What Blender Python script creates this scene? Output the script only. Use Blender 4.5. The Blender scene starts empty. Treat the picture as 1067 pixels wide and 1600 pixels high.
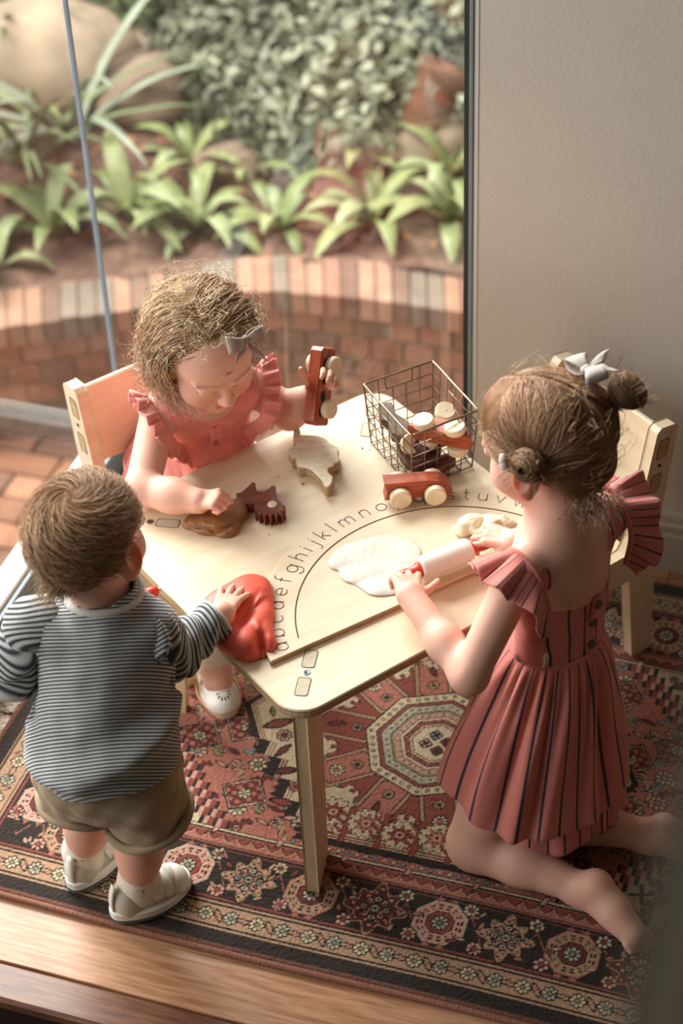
import bpy, math, random
import numpy as np
from math import pi, sin, cos, radians
from mathutils import Vector, Matrix, Euler
rnd = random.Random(7)
nr = np.random.RandomState(11)
SC = bpy.context.scene
COL = SC.collection
# ---------------------------------------------------------------- camera
CAMZ = 2.515
PITCH, ROLL, FPX = radians(39.5), radians(-2.75), 3050.0
cam_d = bpy.data.cameras.new('camera'); cam = bpy.data.objects.new('camera', cam_d); COL.objects.link(cam)
_f = Vector((0, cos(PITCH), -sin(PITCH))); _u0 = Vector((0, sin(PITCH), cos(PITCH))); _r0 = Vector((1, 0, 0))
_r = _r0*cos(ROLL) + _u0*sin(ROLL); _u = -_r0*sin(ROLL) + _u0*cos(ROLL)
cam.matrix_world = Matrix(((_r.x, _u.x, -_f.x, 0), (_r.y, _u.y, -_f.y, 0), (_r.z, _u.z, -_f.z, CAMZ), (0, 0, 0, 1)))
cam_d.sensor_fit = 'VERTICAL'; cam_d.sensor_height = 36.0; cam_d.lens = 36.0*FPX/1600.0
cam_d.dof.use_dof = True; cam_d.dof.focus_distance = 3.12; cam_d.dof.aperture_fstop = 2.8
cam_d.clip_start = .05
SC.camera = cam
# ---------------------------------------------------------------- sky, exposure
wd = bpy.data.worlds.new('sky'); SC.world = wd; wd.use_nodes = True
_bg = wd.node_tree.nodes['Background']; _bg.inputs[0].default_value = (1.0, .98, .95, 1); _bg.inputs[1].default_value = .60
def area(name, loc, to, sx, sy, power, col):
    l = bpy.data.lights.new(name, 'AREA'); l.shape = 'RECTANGLE'; l.size = sx; l.size_y = sy; l.energy = power; l.color = col
    o = bpy.data.objects.new(name, l); COL.objects.link(o); o.location = loc
    o.rotation_euler = (Vector(to) - Vector(loc)).to_track_quat('-Z', 'Y').to_euler(); return o
# lamps added outside the side glass to strengthen the daylight in the dim room
area('added_daylight', (-1.9, 5.3, 2.8), (0, 2.4, .4), 3.2, 2.4, 380, (1.0, .97, .93))
area('added_daylight_low', (-3.3, 1.9, 2.1), (-.1, 2.2, .4), 2.4, 2.4, 62, (1.0, .97, .93))
SC.view_settings.view_transform = 'Standard'; SC.view_settings.look = 'None'
SC.view_settings.exposure = .88; SC.view_settings.gamma = 1.0
SC.view_settings.use_curve_mapping = False
SC.cycles.use_denoising = True
SC.cycles.max_bounces = 10; SC.cycles.transparent_max_bounces = 16; SC.cycles.diffuse_bounces = 4
SC.cycles.sample_clamp_indirect = 6.0
SC.cycles.caustics_reflective = False; SC.cycles.caustics_refractive = False

def ray(px, py):
    return _f*FPX + _r*(px - 533.5) - _u*(py - 800.0)
def at(px, py, z):
    d = ray(px, py); t = (z - CAMZ)/d.z
    return np.array((d.x*t, d.y*t, z))
def aty(px, py, y):
    d = ray(px, py); t = y/d.y
    return np.array((d.x*t, y, CAMZ + d.z*t))
def atplane(px, py, p, n):
    d = np.array(ray(px, py)); c = np.array((0, 0, CAMZ)); n = np.array(n, float)
    t = ((np.array(p, float) - c) @ n)/(d @ n)
    return c + d*t
# ---------------------------------------------------------------- colour and materials
def lin(c):
    if isinstance(c, str):
        c = [int(c[i:i+2], 16)/255 for i in (1, 3, 5)]
        return tuple(v/12.92 if v <= .04045 else ((v + .055)/1.055)**2.4 for v in c)
    return tuple(c)
def mat(name, col, rough=.55, var=0, vscale=20, bump=0, bscale=80, metal=0, sss=0, ssr=(.02, .008, .004), attr=None,
        spec=.5, stretch=None, sheen=0, col2=None, detail=4, coat=0, voro=False, coords='Object'):
    m = bpy.data.materials.new(name); m.use_nodes = True
    nt = m.node_tree; N, Lk = nt.nodes, nt.links
    b = N['Principled BSDF']; c = lin(col)
    b.inputs['Base Color'].default_value = (*c, 1); b.inputs['Roughness'].default_value = rough
    b.inputs['Metallic'].default_value = metal; b.inputs['Specular IOR Level'].default_value = spec
    if coat: b.inputs['Coat Weight'].default_value = coat; b.inputs['Coat Roughness'].default_value = .15
    if sss:
        b.inputs['Subsurface Weight'].default_value = sss; b.inputs['Subsurface Radius'].default_value = ssr
        b.inputs['Subsurface Scale'].default_value = 1.0
    if sheen: b.inputs['Sheen Weight'].default_value = sheen; b.inputs['Sheen Roughness'].default_value = .5
    tc = N.new('ShaderNodeTexCoord'); vec = tc.outputs[coords]
    if stretch:
        mp = N.new('ShaderNodeMapping'); mp.inputs['Scale'].default_value = stretch
        Lk.new(vec, mp.inputs['Vector']); vec = mp.outputs['Vector']
    src = None
    if attr:
        a = N.new('ShaderNodeAttribute'); a.attribute_name = attr; src = a.outputs['Color']
    if var:
        if voro:
            nz = N.new('ShaderNodeTexVoronoi'); nz.inputs['Scale'].default_value = vscale; fac = nz.outputs['Color']
        else:
            nz = N.new('ShaderNodeTexNoise'); nz.inputs['Scale'].default_value = vscale; nz.inputs['Detail'].default_value = detail
            fac = nz.outputs['Fac']
        Lk.new(vec, nz.inputs['Vector'])
        rp = N.new('ShaderNodeMapRange'); rp.inputs['From Min'].default_value = .3; rp.inputs['From Max'].default_value = .7
        Lk.new(fac, rp.inputs['Value'])
        mx = N.new('ShaderNodeMix'); mx.data_type = 'RGBA'
        Lk.new(rp.outputs['Result'], mx.inputs['Factor'])
        if attr:
            mx.blend_type = 'MULTIPLY'; Lk.new(src, mx.inputs['A']); v = 1 - var; mx.inputs['B'].default_value = (v, v, v, 1)
        else:
            c2 = lin(col2) if col2 else tuple(x*(1 - var) for x in c)
            c1 = c if col2 else tuple(min(1, x*(1 + var*.6)) for x in c)
            mx.inputs['A'].default_value = (*c1, 1); mx.inputs['B'].default_value = (*c2, 1)
        src = mx.outputs['Result']
    if src is not None: Lk.new(src, b.inputs['Base Color'])
    if bump:
        n2 = N.new('ShaderNodeTexNoise'); n2.inputs['Scale'].default_value = bscale; n2.inputs['Detail'].default_value = 3
        Lk.new(vec, n2.inputs['Vector'])
        bp = N.new('ShaderNodeBump'); bp.inputs['Strength'].default_value = bump; bp.inputs['Distance'].default_value = .002
        Lk.new(n2.outputs['Fac'], bp.inputs['Height']); Lk.new(bp.outputs['Normal'], b.inputs['Normal'])
    return m
def wood(name, c1, c2, scale=30, stretch=(1, 12, 12), rough=.5, bump=.05, spec=.4, sharp=(.35, .65)):
    m = bpy.data.materials.new(name); m.use_nodes = True
    nt = m.node_tree; N, Lk = nt.nodes, nt.links; b = N['Principled BSDF']
    b.inputs['Roughness'].default_value = rough; b.inputs['Specular IOR Level'].default_value = spec
    tc = N.new('ShaderNodeTexCoord'); mp = N.new('ShaderNodeMapping'); mp.inputs['Scale'].default_value = stretch
    Lk.new(tc.outputs['Object'], mp.inputs['Vector'])
    oi = N.new('ShaderNodeObjectInfo'); ad = N.new('ShaderNodeVectorMath'); ad.operation = 'ADD'
    sc = N.new('ShaderNodeVectorMath'); sc.operation = 'SCALE'; sc.inputs['Scale'].default_value = 9.0
    cb = N.new('ShaderNodeCombineXYZ')
    for i in range(3): Lk.new(oi.outputs['Random'], cb.inputs[i])
    Lk.new(cb.outputs[0], sc.inputs[0]); Lk.new(mp.outputs[0], ad.inputs[0]); Lk.new(sc.outputs[0], ad.inputs[1])
    n1 = N.new('ShaderNodeTexNoise'); n1.inputs['Scale'].default_value = scale; n1.inputs['Detail'].default_value = 6; n1.inputs['Distortion'].default_value = .6
    Lk.new(ad.outputs[0], n1.inputs['Vector'])
    rp = N.new('ShaderNodeMapRange'); rp.inputs['From Min'].default_value = sharp[0]; rp.inputs['From Max'].default_value = sharp[1]
    Lk.new(n1.outputs['Fac'], rp.inputs['Value'])
    mx = N.new('ShaderNodeMix'); mx.data_type = 'RGBA'
    mx.inputs['A'].default_value = (*lin(c1), 1); mx.inputs['B'].default_value = (*lin(c2), 1)
    Lk.new(rp.outputs['Result'], mx.inputs['Factor']); Lk.new(mx.outputs['Result'], b.inputs['Base Color'])
    if bump:
        bp = N.new('ShaderNodeBump'); bp.inputs['Strength'].default_value = bump; bp.inputs['Distance'].default_value = .002
        Lk.new(n1.outputs['Fac'], bp.inputs['Height']); Lk.new(bp.outputs['Normal'], b.inputs['Normal'])
    return m
# ---------------------------------------------------------------- objects
def tag(o, label=None, cat=None, group=None, kind=None):
    if label: o['label'] = label
    if cat: o['category'] = cat
    if group: o['group'] = group
    if kind: o['kind'] = kind
    return o
def empty(name, loc=(0, 0, 0), rot=(0, 0, 0), label=None, cat=None, group=None, kind=None):
    o = bpy.data.objects.new(name, None); COL.objects.link(o)
    o.location = loc; o.rotation_euler = rot; o.empty_display_size = .05
    return tag(o, label, cat, group, kind)
def mk(name, V, F, m, parent=None, smooth=False, off=None, attrs=None, kind=None, label=None, uniform=False, loc=None, rot=None):
    V = np.asarray(V, dtype=np.float32)
    if off is not None: V = V - np.asarray(off, dtype=np.float32)
    me = bpy.data.meshes.new(name)
    if isinstance(F, np.ndarray):
        nf, k = F.shape
        me.vertices.add(len(V)); me.vertices.foreach_set('co', V.ravel())
        me.loops.add(nf*k); me.loops.foreach_set('vertex_index', F.astype(np.int32).ravel())
        me.polygons.add(nf); me.polygons.foreach_set('loop_start', np.arange(0, nf*k, k, dtype=np.int32))
        me.update(calc_edges=True); me.validate()
    else:
        me.from_pydata([tuple(map(float, v)) for v in V], [], [tuple(int(i) for i in f) for f in F]); me.update()
    if attrs:
        for an, arr in attrs.items():
            arr = np.asarray(arr, dtype=np.float32)
            if arr.ndim == 2:
                a = me.attributes.new(an, 'FLOAT_COLOR', 'POINT')
                c4 = np.ones((len(arr), 4), np.float32); c4[:, :3] = arr[:, :3]; a.data.foreach_set('color', c4.ravel())
            else:
                a = me.attributes.new(an, 'FLOAT', 'POINT'); a.data.foreach_set('value', arr)
    if smooth: me.polygons.foreach_set('use_smooth', np.ones(len(me.polygons), dtype=bool))
    for mm in (m if isinstance(m, (list, tuple)) else [m]): me.materials.append(mm)
    o = bpy.data.objects.new(name, me); COL.objects.link(o)
    if parent is not None: o.parent = parent
    if loc is not None: o.location = loc
    if rot is not None: o.rotation_euler = rot
    if kind: o['kind'] = kind
    if label: o['label'] = label
    return o
def inst(src, parent=None, loc=None, rot=None, scale=None):
    o = src.copy(); COL.objects.link(o)
    if parent is not None: o.parent = parent
    if loc is not None: o.location = loc
    if rot is not None: o.rotation_euler = rot
    if scale is not None: o.scale = scale
    return o
def copy_tree(o, parent=None):
    c = o.copy(); COL.objects.link(c)
    if parent is not None: c.parent = parent
    for ch in list(o.children): copy_tree(ch, c)
    return c
def kids(o): return list(o.children)
# ---------------------------------------------------------------- geometry
class G:
    def __init__(s): s.v = []; s.f = []; s.n = 0
    def add(s, V, F):
        V = np.asarray(V, float); s.v.append(V)
        s.f += [tuple(int(i) + s.n for i in f) for f in F]; s.n += len(V); return s
    @property
    def V(s): return np.concatenate(s.v)
    @property
    def F(s): return s.f
def rotm(rx=0, ry=0, rz=0): return np.array(Euler((rx, ry, rz)).to_matrix())
def frame(z, hint=(0, 0, 1)):
    z = np.array(z, float); z /= np.linalg.norm(z); h = np.array(hint, float)
    x = np.cross(h, z)
    if np.linalg.norm(x) < 1e-4: x = np.cross((1, 0, 0), z)
    x /= np.linalg.norm(x); return x, np.cross(z, x), z
def cbox(sx, sy, sz, b=.002, c=(0, 0, 0), R=None):
    """box with chamfered edges (24 verts)"""
    hx, hy, hz = sx/2, sy/2, sz/2; b = min(b, hx*.9, hy*.9, hz*.9); V = []
    idx = {}
    for x in (-1, 1):
        for y in (-1, 1):
            for z in (-1, 1):
                for k in range(3):
                    p = [x*hx, y*hy, z*hz]
                    for j in range(3):
                        if j != k: p[j] -= (x, y, z)[j]*b
                    idx[(x, y, z, k)] = len(V); V.append(p)
    F = []
    for k in range(3):
        a, c2 = (k + 1) % 3, (k + 2) % 3
        for s in (-1, 1):
            q = []
            for (u, w) in ((-1, -1), (1, -1), (1, 1), (-1, 1)):
                t = [0, 0, 0]; t[k] = s; t[a] = u; t[c2] = w; q.append(idx[(*t, k)])
            F.append(q if s > 0 else q[::-1])
    for k in range(3):
        a, c2 = (k + 1) % 3, (k + 2) % 3
        for u in (-1, 1):
            for w in (-1, 1):
                q = []
                for s, kk in ((-1, a), (1, a), (1, c2), (-1, c2)):
                    t = [0, 0, 0]; t[k] = s; t[a] = u; t[c2] = w; q.append(idx[(*t, kk)])
                F.append(q if u*w > 0 else q[::-1])
    for x in (-1, 1):
        for y in (-1, 1):
            for z in (-1, 1):
                q = [idx[(x, y, z, k)] for k in range(3)]
                F.append(q if x*y*z > 0 else q[::-1])
    V = np.array(V)
    if R is not None: V = V @ np.asarray(R).T
    return V + np.array(c), F
def tube(P, r, n=6, closed=False, caps=True):
    P = np.asarray(P, float); m = len(P); r = np.full(m, r) if np.isscalar(r) else np.asarray(r, float)
    T = np.zeros_like(P)
    if closed: T = np.roll(P, -1, 0) - np.roll(P, 1, 0)
    else: T[1:-1] = P[2:] - P[:-2]; T[0] = P[1] - P[0]; T[-1] = P[-1] - P[-2]
    T /= np.maximum(np.linalg.norm(T, axis=1)[:, None], 1e-9)
    x, y, _ = frame(T[0], (0.13, .31, .95)); V = []
    for i in range(m):
        x = x - T[i]*(x @ T[i]); nx = np.linalg.norm(x); x = x/nx if nx > 1e-6 else frame(T[i])[0]; y = np.cross(T[i], x)
        for j in range(n):
            a = 2*pi*j/n; V.append(P[i] + r[i]*(cos(a)*x + sin(a)*y))
    F = []
    for i in range(m if closed else m - 1):
        i2 = (i + 1) % m
        for j in range(n):
            j2 = (j + 1) % n; F.append((i*n + j, i*n + j2, i2*n + j2, i2*n + j))
    if caps and not closed: F.append(tuple(range(n))[::-1]); F.append(tuple((m - 1)*n + j for j in range(n)))
    return np.array(V), F
def lathe(prof, n=24, R=None, c=(0, 0, 0)):
    V = []; F = []
    for (r, z) in prof:
        for j in range(n): a = 2*pi*j/n; V.append((r*cos(a), r*sin(a), z))
    m = len(prof)
    for i in range(m - 1):
        for j in range(n):
            j2 = (j + 1) % n; F.append((i*n + j, i*n + j2, (i + 1)*n + j2, (i + 1)*n + j))
    F.append(tuple(range(n))[::-1]); F.append(tuple((m - 1)*n + j for j in range(n)))
    V = np.array(V)
    if R is not None: V = V @ np.asarray(R).T
    return V + np.array(c), F
def prism(P, z0, z1, b=.0015):
    """2-D outline (counter-clockwise) extruded with chamfered rims"""
    P = np.asarray(P, float); n = len(P)
    nx = np.roll(P, -1, 0) - P; nx /= np.maximum(np.linalg.norm(nx, axis=1)[:, None], 1e-9); pv = np.roll(nx, 1, 0)
    m = np.c_[-(nx[:, 1] + pv[:, 1]), nx[:, 0] + pv[:, 0]]; ln = np.linalg.norm(m, axis=1); m /= np.maximum(ln[:, None], .3)
    m = m/np.maximum(np.linalg.norm(m, axis=1)[:, None], 1e-9)
    I = P + m*b
    V = np.concatenate([np.c_[I, np.full(n, z0)], np.c_[P, np.full(n, z0 + b)], np.c_[P, np.full(n, z1 - b)], np.c_[I, np.full(n, z1)]])
    F = [tuple(range(n))[::-1], tuple(3*n + i for i in range(n))]
    for k in range(3):
        for i in range(n): j = (i + 1) % n; F.append((k*n + i, k*n + j, (k + 1)*n + j, (k + 1)*n + i))
    return V, F
def catmull(P, n=6, closed=False):
    P = np.asarray(P, float); m = len(P); out = []
    for i in range(m if closed else m - 1):
        if closed: p0, p1, p2, p3 = P[(i - 1) % m], P[i], P[(i + 1) % m], P[(i + 2) % m]
        else: p0, p1, p2, p3 = P[max(i - 1, 0)], P[i], P[i + 1], P[min(i + 2, m - 1)]
        for k in range(n):
            t = k/n; out.append(.5*((2*p1) + (-p0 + p2)*t + (2*p0 - 5*p1 + 4*p2 - p3)*t*t + (-p0 + 3*p1 - 3*p2 + p3)*t**3))
    if not closed: out.append(P[-1])
    return np.array(out)
def rrect(w, h, r, n=5):
    o = []
    for (cx, cy, a0) in ((w/2 - r, h/2 - r, 0), (-w/2 + r, h/2 - r, 90), (-w/2 + r, -h/2 + r, 180), (w/2 - r, -h/2 + r, 270)):
        for k in range(n + 1): a = radians(a0 + 90*k/n); o.append((cx + r*cos(a), cy + r*sin(a)))
    return np.array(o)
def grid_faces(nu, nv, cu=False):
    F = []
    for i in range(nu if cu else nu - 1):
        i2 = (i + 1) % nu
        for j in range(nv - 1): F.append((i*nv + j, i2*nv + j, i2*nv + j + 1, i*nv + j + 1))
    return F
def thick_sheet(P, t, cu=False):
    """P: (nu, nv, 3) sheet given a thickness"""
    nu, nv, _ = P.shape
    du = np.roll(P, -1, 0) - np.roll(P, 1, 0)
    if not cu: du[0] = P[1] - P[0]; du[-1] = P[-1] - P[-2]
    dv = np.gradient(P, axis=1); N = np.cross(du, dv); N /= np.maximum(np.linalg.norm(N, axis=2)[..., None], 1e-9)
    A = (P + N*t/2).reshape(-1, 3); B = (P - N*t/2).reshape(-1, 3); k = nu*nv
    F = grid_faces(nu, nv, cu); F2 = [tuple(i + k for i in f[::-1]) for f in F]; E = []
    for i in range(nu if cu else nu - 1):
        i2 = (i + 1) % nu
        E.append((i*nv, i*nv + k, i2*nv + k, i2*nv)); j = nv - 1; E.append((i*nv + j, i2*nv + j, i2*nv + j + k, i*nv + j + k))
    if not cu:
        for j in range(nv - 1):
            E.append((j, j + 1, j + 1 + k, j + k)); q = (nu - 1)*nv + j; E.append((q, q + k, q + 1 + k, q + 1))
    return np.concatenate([A, B]), F + F2 + E
def vnoise(P, s=1.0, seed=0):
    """cheap smooth noise, sums of sines"""
    P = np.asarray(P, float)*s; r = np.random.RandomState(seed); o = np.zeros(P.shape[:-1])
    for k in range(6):
        d = r.normal(size=3); d *= (1 + .6*k)/np.linalg.norm(d); o += np.sin(P @ d*2*pi + r.rand()*6.28)/(1 + .5*k)
    return o/2.5
# ---------------------------------------------------------------- implicit surfaces
class Vol:
    def __init__(s, lo, hi, h):
        s.lo = np.array(lo, np.float32); s.h = h
        s.n = np.ceil((np.array(hi) - np.array(lo))/h).astype(int) + 1
        s.d = np.full(s.n, .05, np.float32)
        s.ax = [s.lo[i] + h*np.arange(s.n[i], dtype=np.float32) for i in range(3)]
    def reg(s, lo, hi):
        sl = []
        for i in range(3):
            a = max(0, int((lo[i] - s.lo[i])/s.h) - 1); b = min(s.n[i], int((hi[i] - s.lo[i])/s.h) + 3)
            if b <= a: return None
            sl.append(slice(a, b))
        return tuple(sl), s.ax[0][sl[0]][:, None, None], s.ax[1][sl[1]][None, :, None], s.ax[2][sl[2]][None, None, :]
    def comb(s, sl, q, k, op):
        a = s.d[sl]
        if op == '+':
            if k > 0: h = np.maximum(k - np.abs(a - q), 0)/k; s.d[sl] = np.minimum(a, q) - h*h*k*.25
            else: s.d[sl] = np.minimum(a, q)
        else:
            q = -q; h = np.maximum(k - np.abs(a - q), 0)/max(k, 1e-6); s.d[sl] = np.maximum(a, q) + h*h*k*.25
    def cap(s, a, b, ra, rb=None, k=.01, op='+'):
        a = np.array(a, np.float32); b = np.array(b, np.float32); rb = ra if rb is None else rb; pad = max(ra, rb) + k + .012
        g = s.reg(np.minimum(a, b) - pad, np.maximum(a, b) + pad)
        if g is None: return s
        sl, X, Y, Z = g; d = b - a; L = max(float(d @ d), 1e-10)
        t = np.clip(((X - a[0])*d[0] + (Y - a[1])*d[1] + (Z - a[2])*d[2])/L, 0, 1)
        q = np.sqrt((X - a[0] - t*d[0])**2 + (Y - a[1] - t*d[1])**2 + (Z - a[2] - t*d[2])**2) - (ra + t*(rb - ra))
        s.comb(sl, q, k, op); return s
    def chain(s, P, R, k=.01):
        for i in range(len(P) - 1): s.cap(P[i], P[i + 1], R[i], R[i + 1], k)
        return s
    def ell(s, c, r, R=None, k=.01, op='+'):
        c = np.array(c, np.float32); r = np.array(r, np.float32); pad = float(r.max()) + k + .012
        g = s.reg(c - pad, c + pad)
        if g is None: return s
        sl, X, Y, Z = g; X = X - c[0]; Y = Y - c[1]; Z = Z - c[2]
        if R is not None:
            R = np.asarray(R, np.float32); X, Y, Z = (R[0, i]*X + R[1, i]*Y + R[2, i]*Z for i in range(3))
        k0 = np.sqrt((X/r[0])**2 + (Y/r[1])**2 + (Z/r[2])**2); k1 = np.sqrt((X/r[0]**2)**2 + (Y/r[1]**2)**2 + (Z/r[2]**2)**2)
        s.comb(sl, k0*(k0 - 1)/np.maximum(k1, 1e-6), k, op); return s
    def half(s, p, n, op='-', k=.003):
        """cut away the side that n points to"""
        X, Y, Z = s.ax[0][:, None, None], s.ax[1][None, :, None], s.ax[2][None, None, :]
        n = np.array(n, float); n /= np.linalg.norm(n)
        q = -((X - p[0])*n[0] + (Y - p[1])*n[1] + (Z - p[2])*n[2]); s.comb((slice(None),)*3, q.astype(np.float32), k, op); return s
    def displace(s, f, band=.02):
        I = np.nonzero(np.abs(s.d) < band); P = np.stack([s.ax[i][I[i]] for i in range(3)], 1); s.d[I] += f(P).astype(np.float32); return s
    def mesh(s):
        d = s.d; h = s.h
        c = [d[i:d.shape[0] - 1 + i, j:d.shape[1] - 1 + j, k:d.shape[2] - 1 + k] < 0 for i in (0, 1) for j in (0, 1) for k in (0, 1)]
        cnt = sum(x.astype(np.int8) for x in c); act = (cnt > 0) & (cnt < 8); I = np.argwhere(act); n = len(I)
        idx = np.full(act.shape, -1, np.int32); idx[act] = np.arange(n)
        cv = np.empty((n, 8), np.float32); q = 0
        for i in (0, 1):
            for j in (0, 1):
                for k in (0, 1): cv[:, q] = d[I[:, 0] + i, I[:, 1] + j, I[:, 2] + k]; q += 1
        acc = np.zeros((n, 3), np.float32); w = np.zeros(n, np.float32)
        cor = np.array([(i, j, k) for i in (0, 1) for j in (0, 1) for k in (0, 1)], np.float32)
        for a in range(8):
            for b in range(a + 1, 8):
                if np.abs(cor[a] - cor[b]).sum() != 1: continue
                m = (cv[:, a] < 0) != (cv[:, b] < 0); t = cv[:, a]/np.where(m, cv[:, a] - cv[:, b], 1)
                acc += np.where(m[:, None], cor[a] + t[:, None]*(cor[b] - cor[a]), 0); w += m
        V = s.lo + (I + acc/w[:, None])*h; Q = []
        for ax in range(3):
            u, v = (ax + 1) % 3, (ax + 2) % 3
            lo = [slice(1, -1)]*3; lo[ax] = slice(0, -1); hi = list(lo); hi[ax] = slice(1, None)
            A = d[tuple(lo)] < 0; B = d[tuple(hi)] < 0; e = np.argwhere(A != B)
            if not len(e): continue
            sg = A[A != B]; off = np.array([1, 1, 1]); off[ax] = 0; e = e + off
            def cell(du, dv):
                x = e.copy(); x[:, u] += du; x[:, v] += dv; return idx[x[:, 0], x[:, 1], x[:, 2]]
            q4 = np.stack([cell(-1, -1), cell(0, -1), cell(0, 0), cell(-1, 0)], 1)
            q4[~sg] = q4[~sg][:, ::-1]; Q.append(q4)
        F = np.concatenate(Q); F = F[(F >= 0).all(1)]
        return V, F
# ================================================================ room
E1 = np.array((.939034, -.343824, 0)); E2 = np.array((.343824, .939034, 0)); A0 = np.array((-.593, 2.104, 0))
RZ = math.atan2(E1[1], E1[0])
def W(u, v, z=0): return A0 + E1*u + E2*v + np.array((0, 0, z))
def UV(p): d = np.asarray(p) - A0; return float(d @ E1), float(d @ E2)
RR = rotm(0, 0, RZ)
def rbox(u0, u1, v0, v1, z0, z1, b=.002):
    return cbox(u1 - u0, v1 - v0, z1 - z0, b, W((u0 + u1)/2, (v0 + v1)/2, (z0 + z1)/2), RR)
def lbox(name, m, u0, u1, v0, v1, z0, z1, b=.002, parent=None, kind=None):
    """box whose object axes follow the room, so that grain runs along it"""
    V, F = cbox(u1 - u0, v1 - v0, z1 - z0, b)
    return mk(name, V, F, m, parent, loc=W((u0 + u1)/2, (v0 + v1)/2, (z0 + z1)/2), rot=(0, 0, RZ), kind=kind)
UG, VG = -.261, 1.117           # planes of the side glass and of the far wall
UF = .492                       # where the glass stops and the wall begins
FZ = -.008
m_floor = [wood('floor oak %d' % i, c1, c2, 9, (1.2, 14, 14), .32, .04, .45) for i, (c1, c2) in enumerate(
    (('#bd8f6e', '#9a6a4c'), ('#b38462', '#946145'), ('#c39877', '#9e6f52')))]
m_nose = wood('nosing wood', '#7d5340', '#5a3728', 9, (1.2, 14, 14), .3, .04, .5)
m_riser = mat('riser paint', '#2a1712', .5, .2, 8)
m_low = mat('lower floor carpet', '#3c3a2c', .9, .3, 60)
m_wall = mat('wall plaster', '#cec7bd', .75, .05, 3, .35, 110)
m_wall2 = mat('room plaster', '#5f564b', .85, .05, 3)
m_ceil = mat('ceiling paint', '#9c9486', .9)
m_base = mat('skirting gloss', '#b9b2a6', .35, .04, 6)
m_frame = mat('window frame white', '#d9dad6', .4, .05, 10)
m_fdark = mat('window seal dark', '#2b2f31', .5, .1, 10)
m_fgrey = mat('post grey and rail shade', '#7f8a90', .45, .08, 10)  # grey of the post, and the shade painted on the rails' inner faces
m_edge = mat('glass edge', '#9fb7cf', .25, .1, 20, spec=.8)
def glassmat():
    m = bpy.data.materials.new('window glass'); m.use_nodes = True; nt = m.node_tree; N, Lk = nt.nodes, nt.links
    for n in list(N): N.remove(n)
    o = N.new('ShaderNodeOutputMaterial'); tr = N.new('ShaderNodeBsdfTransparent'); gl = N.new('ShaderNodeBsdfGlossy')
    tr.inputs[0].default_value = (.93, .95, .94, 1); gl.inputs['Roughness'].default_value = 0.0
    lw = N.new('ShaderNodeLayerWeight'); pw = N.new('ShaderNodeMath'); pw.operation = 'POWER'; pw.inputs[1].default_value = 5
    ml = N.new('ShaderNodeMath'); ml.operation = 'MULTIPLY_ADD'; ml.inputs[1].default_value = .95; ml.inputs[2].default_value = .05; ml.use_clamp = True
    mx = N.new('ShaderNodeMixShader'); Lk.new(lw.outputs['Facing'], pw.inputs[0]); Lk.new(pw.outputs[0], ml.inputs[0]); Lk.new(ml.outputs[0], mx.inputs[0])
    Lk.new(tr.outputs[0], mx.inputs[1]); Lk.new(gl.outputs[0], mx.inputs[2]); Lk.new(mx.outputs[0], o.inputs[0]); return m
m_glass = glassmat()

# floor: planks laid along the step edge
fl = empty('floor', kind='structure')
vs = [-.118, .008, .135, .262, .389, .516, .643, .770, .897, 1.024, 1.14]
for i in range(len(vs) - 1):
    cuts = [-.30, [1.9, .9, 2.2, 1.3][i % 4], 3.5]
    for j in range(2):
        lbox('plank', m_floor[(i + j) % 3], cuts[j] + .0006, cuts[j + 1] - .0006, vs[i] + .0006, vs[i + 1] - .0006, -.03, FZ, .0012, fl)
lbox('nosing', m_nose, -.30, 3.5, -.188, -.1186, -.034, FZ + .001, .006, fl)
lbox('trim_2', m_riser, -.30, 3.5, -.180, -.160, -.2, -.034, .002, None, 'structure')
V, F = rbox(-.31, 3.5, -4.5, -.18, -.25, -.2); mk('floor_lower', V, F, m_low, kind='structure')
# walls
V, F = rbox(UF + .012, 3.5, VG, VG + .16, -.2, 3.5); mk('wall_far', V, F, m_wall, kind='structure')
V, F = rbox(3.5, 3.62, -4.5, VG + .16, -.25, 3.5); mk('wall_right', V, F, m_wall2, kind='structure')
V, F = rbox(-.4, 3.62, -4.62, -4.5, -.25, 3.5); mk('wall_back', V, F, m_wall2, kind='structure')
V, F = rbox(-.4, UG, -4.5, -1.7, -.25, 3.5); mk('wall_left', V, F, m_wall2, kind='structure')
V, F = rbox(-.4, 3.62, -4.62, VG + .16, 3.5, 3.6); mk('ceiling', V, F, m_ceil, kind='structure')
V, F = rbox(-.42, 3.5, -4.4, 1.3, -1.3, -.26); mk('wall_below', V, F, m_wall2, kind='structure')
# skirting with a moulded profile
prof = [(0, FZ), (.016, FZ), (.016, .080), (.012, .088), (.014, .094), (.014, .104), (.0095, .109), (.0085, .122), (.004, .130), (0, .132)]
for name, (u0, u1) in (('baseboard_far', (UF + .03, 3.5)),):
    P = [W(u, VG - dv, z) for u in (u0, u1) for dv, z in prof]; k = len(prof)
    F = [(i, (i + 1) % k, (i + 1) % k + k, i + k) for i in range(k)] + [tuple(range(k))[::-1], tuple(range(k, 2*k))]
    mk(name, P, F, m_base, kind='structure')
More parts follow.
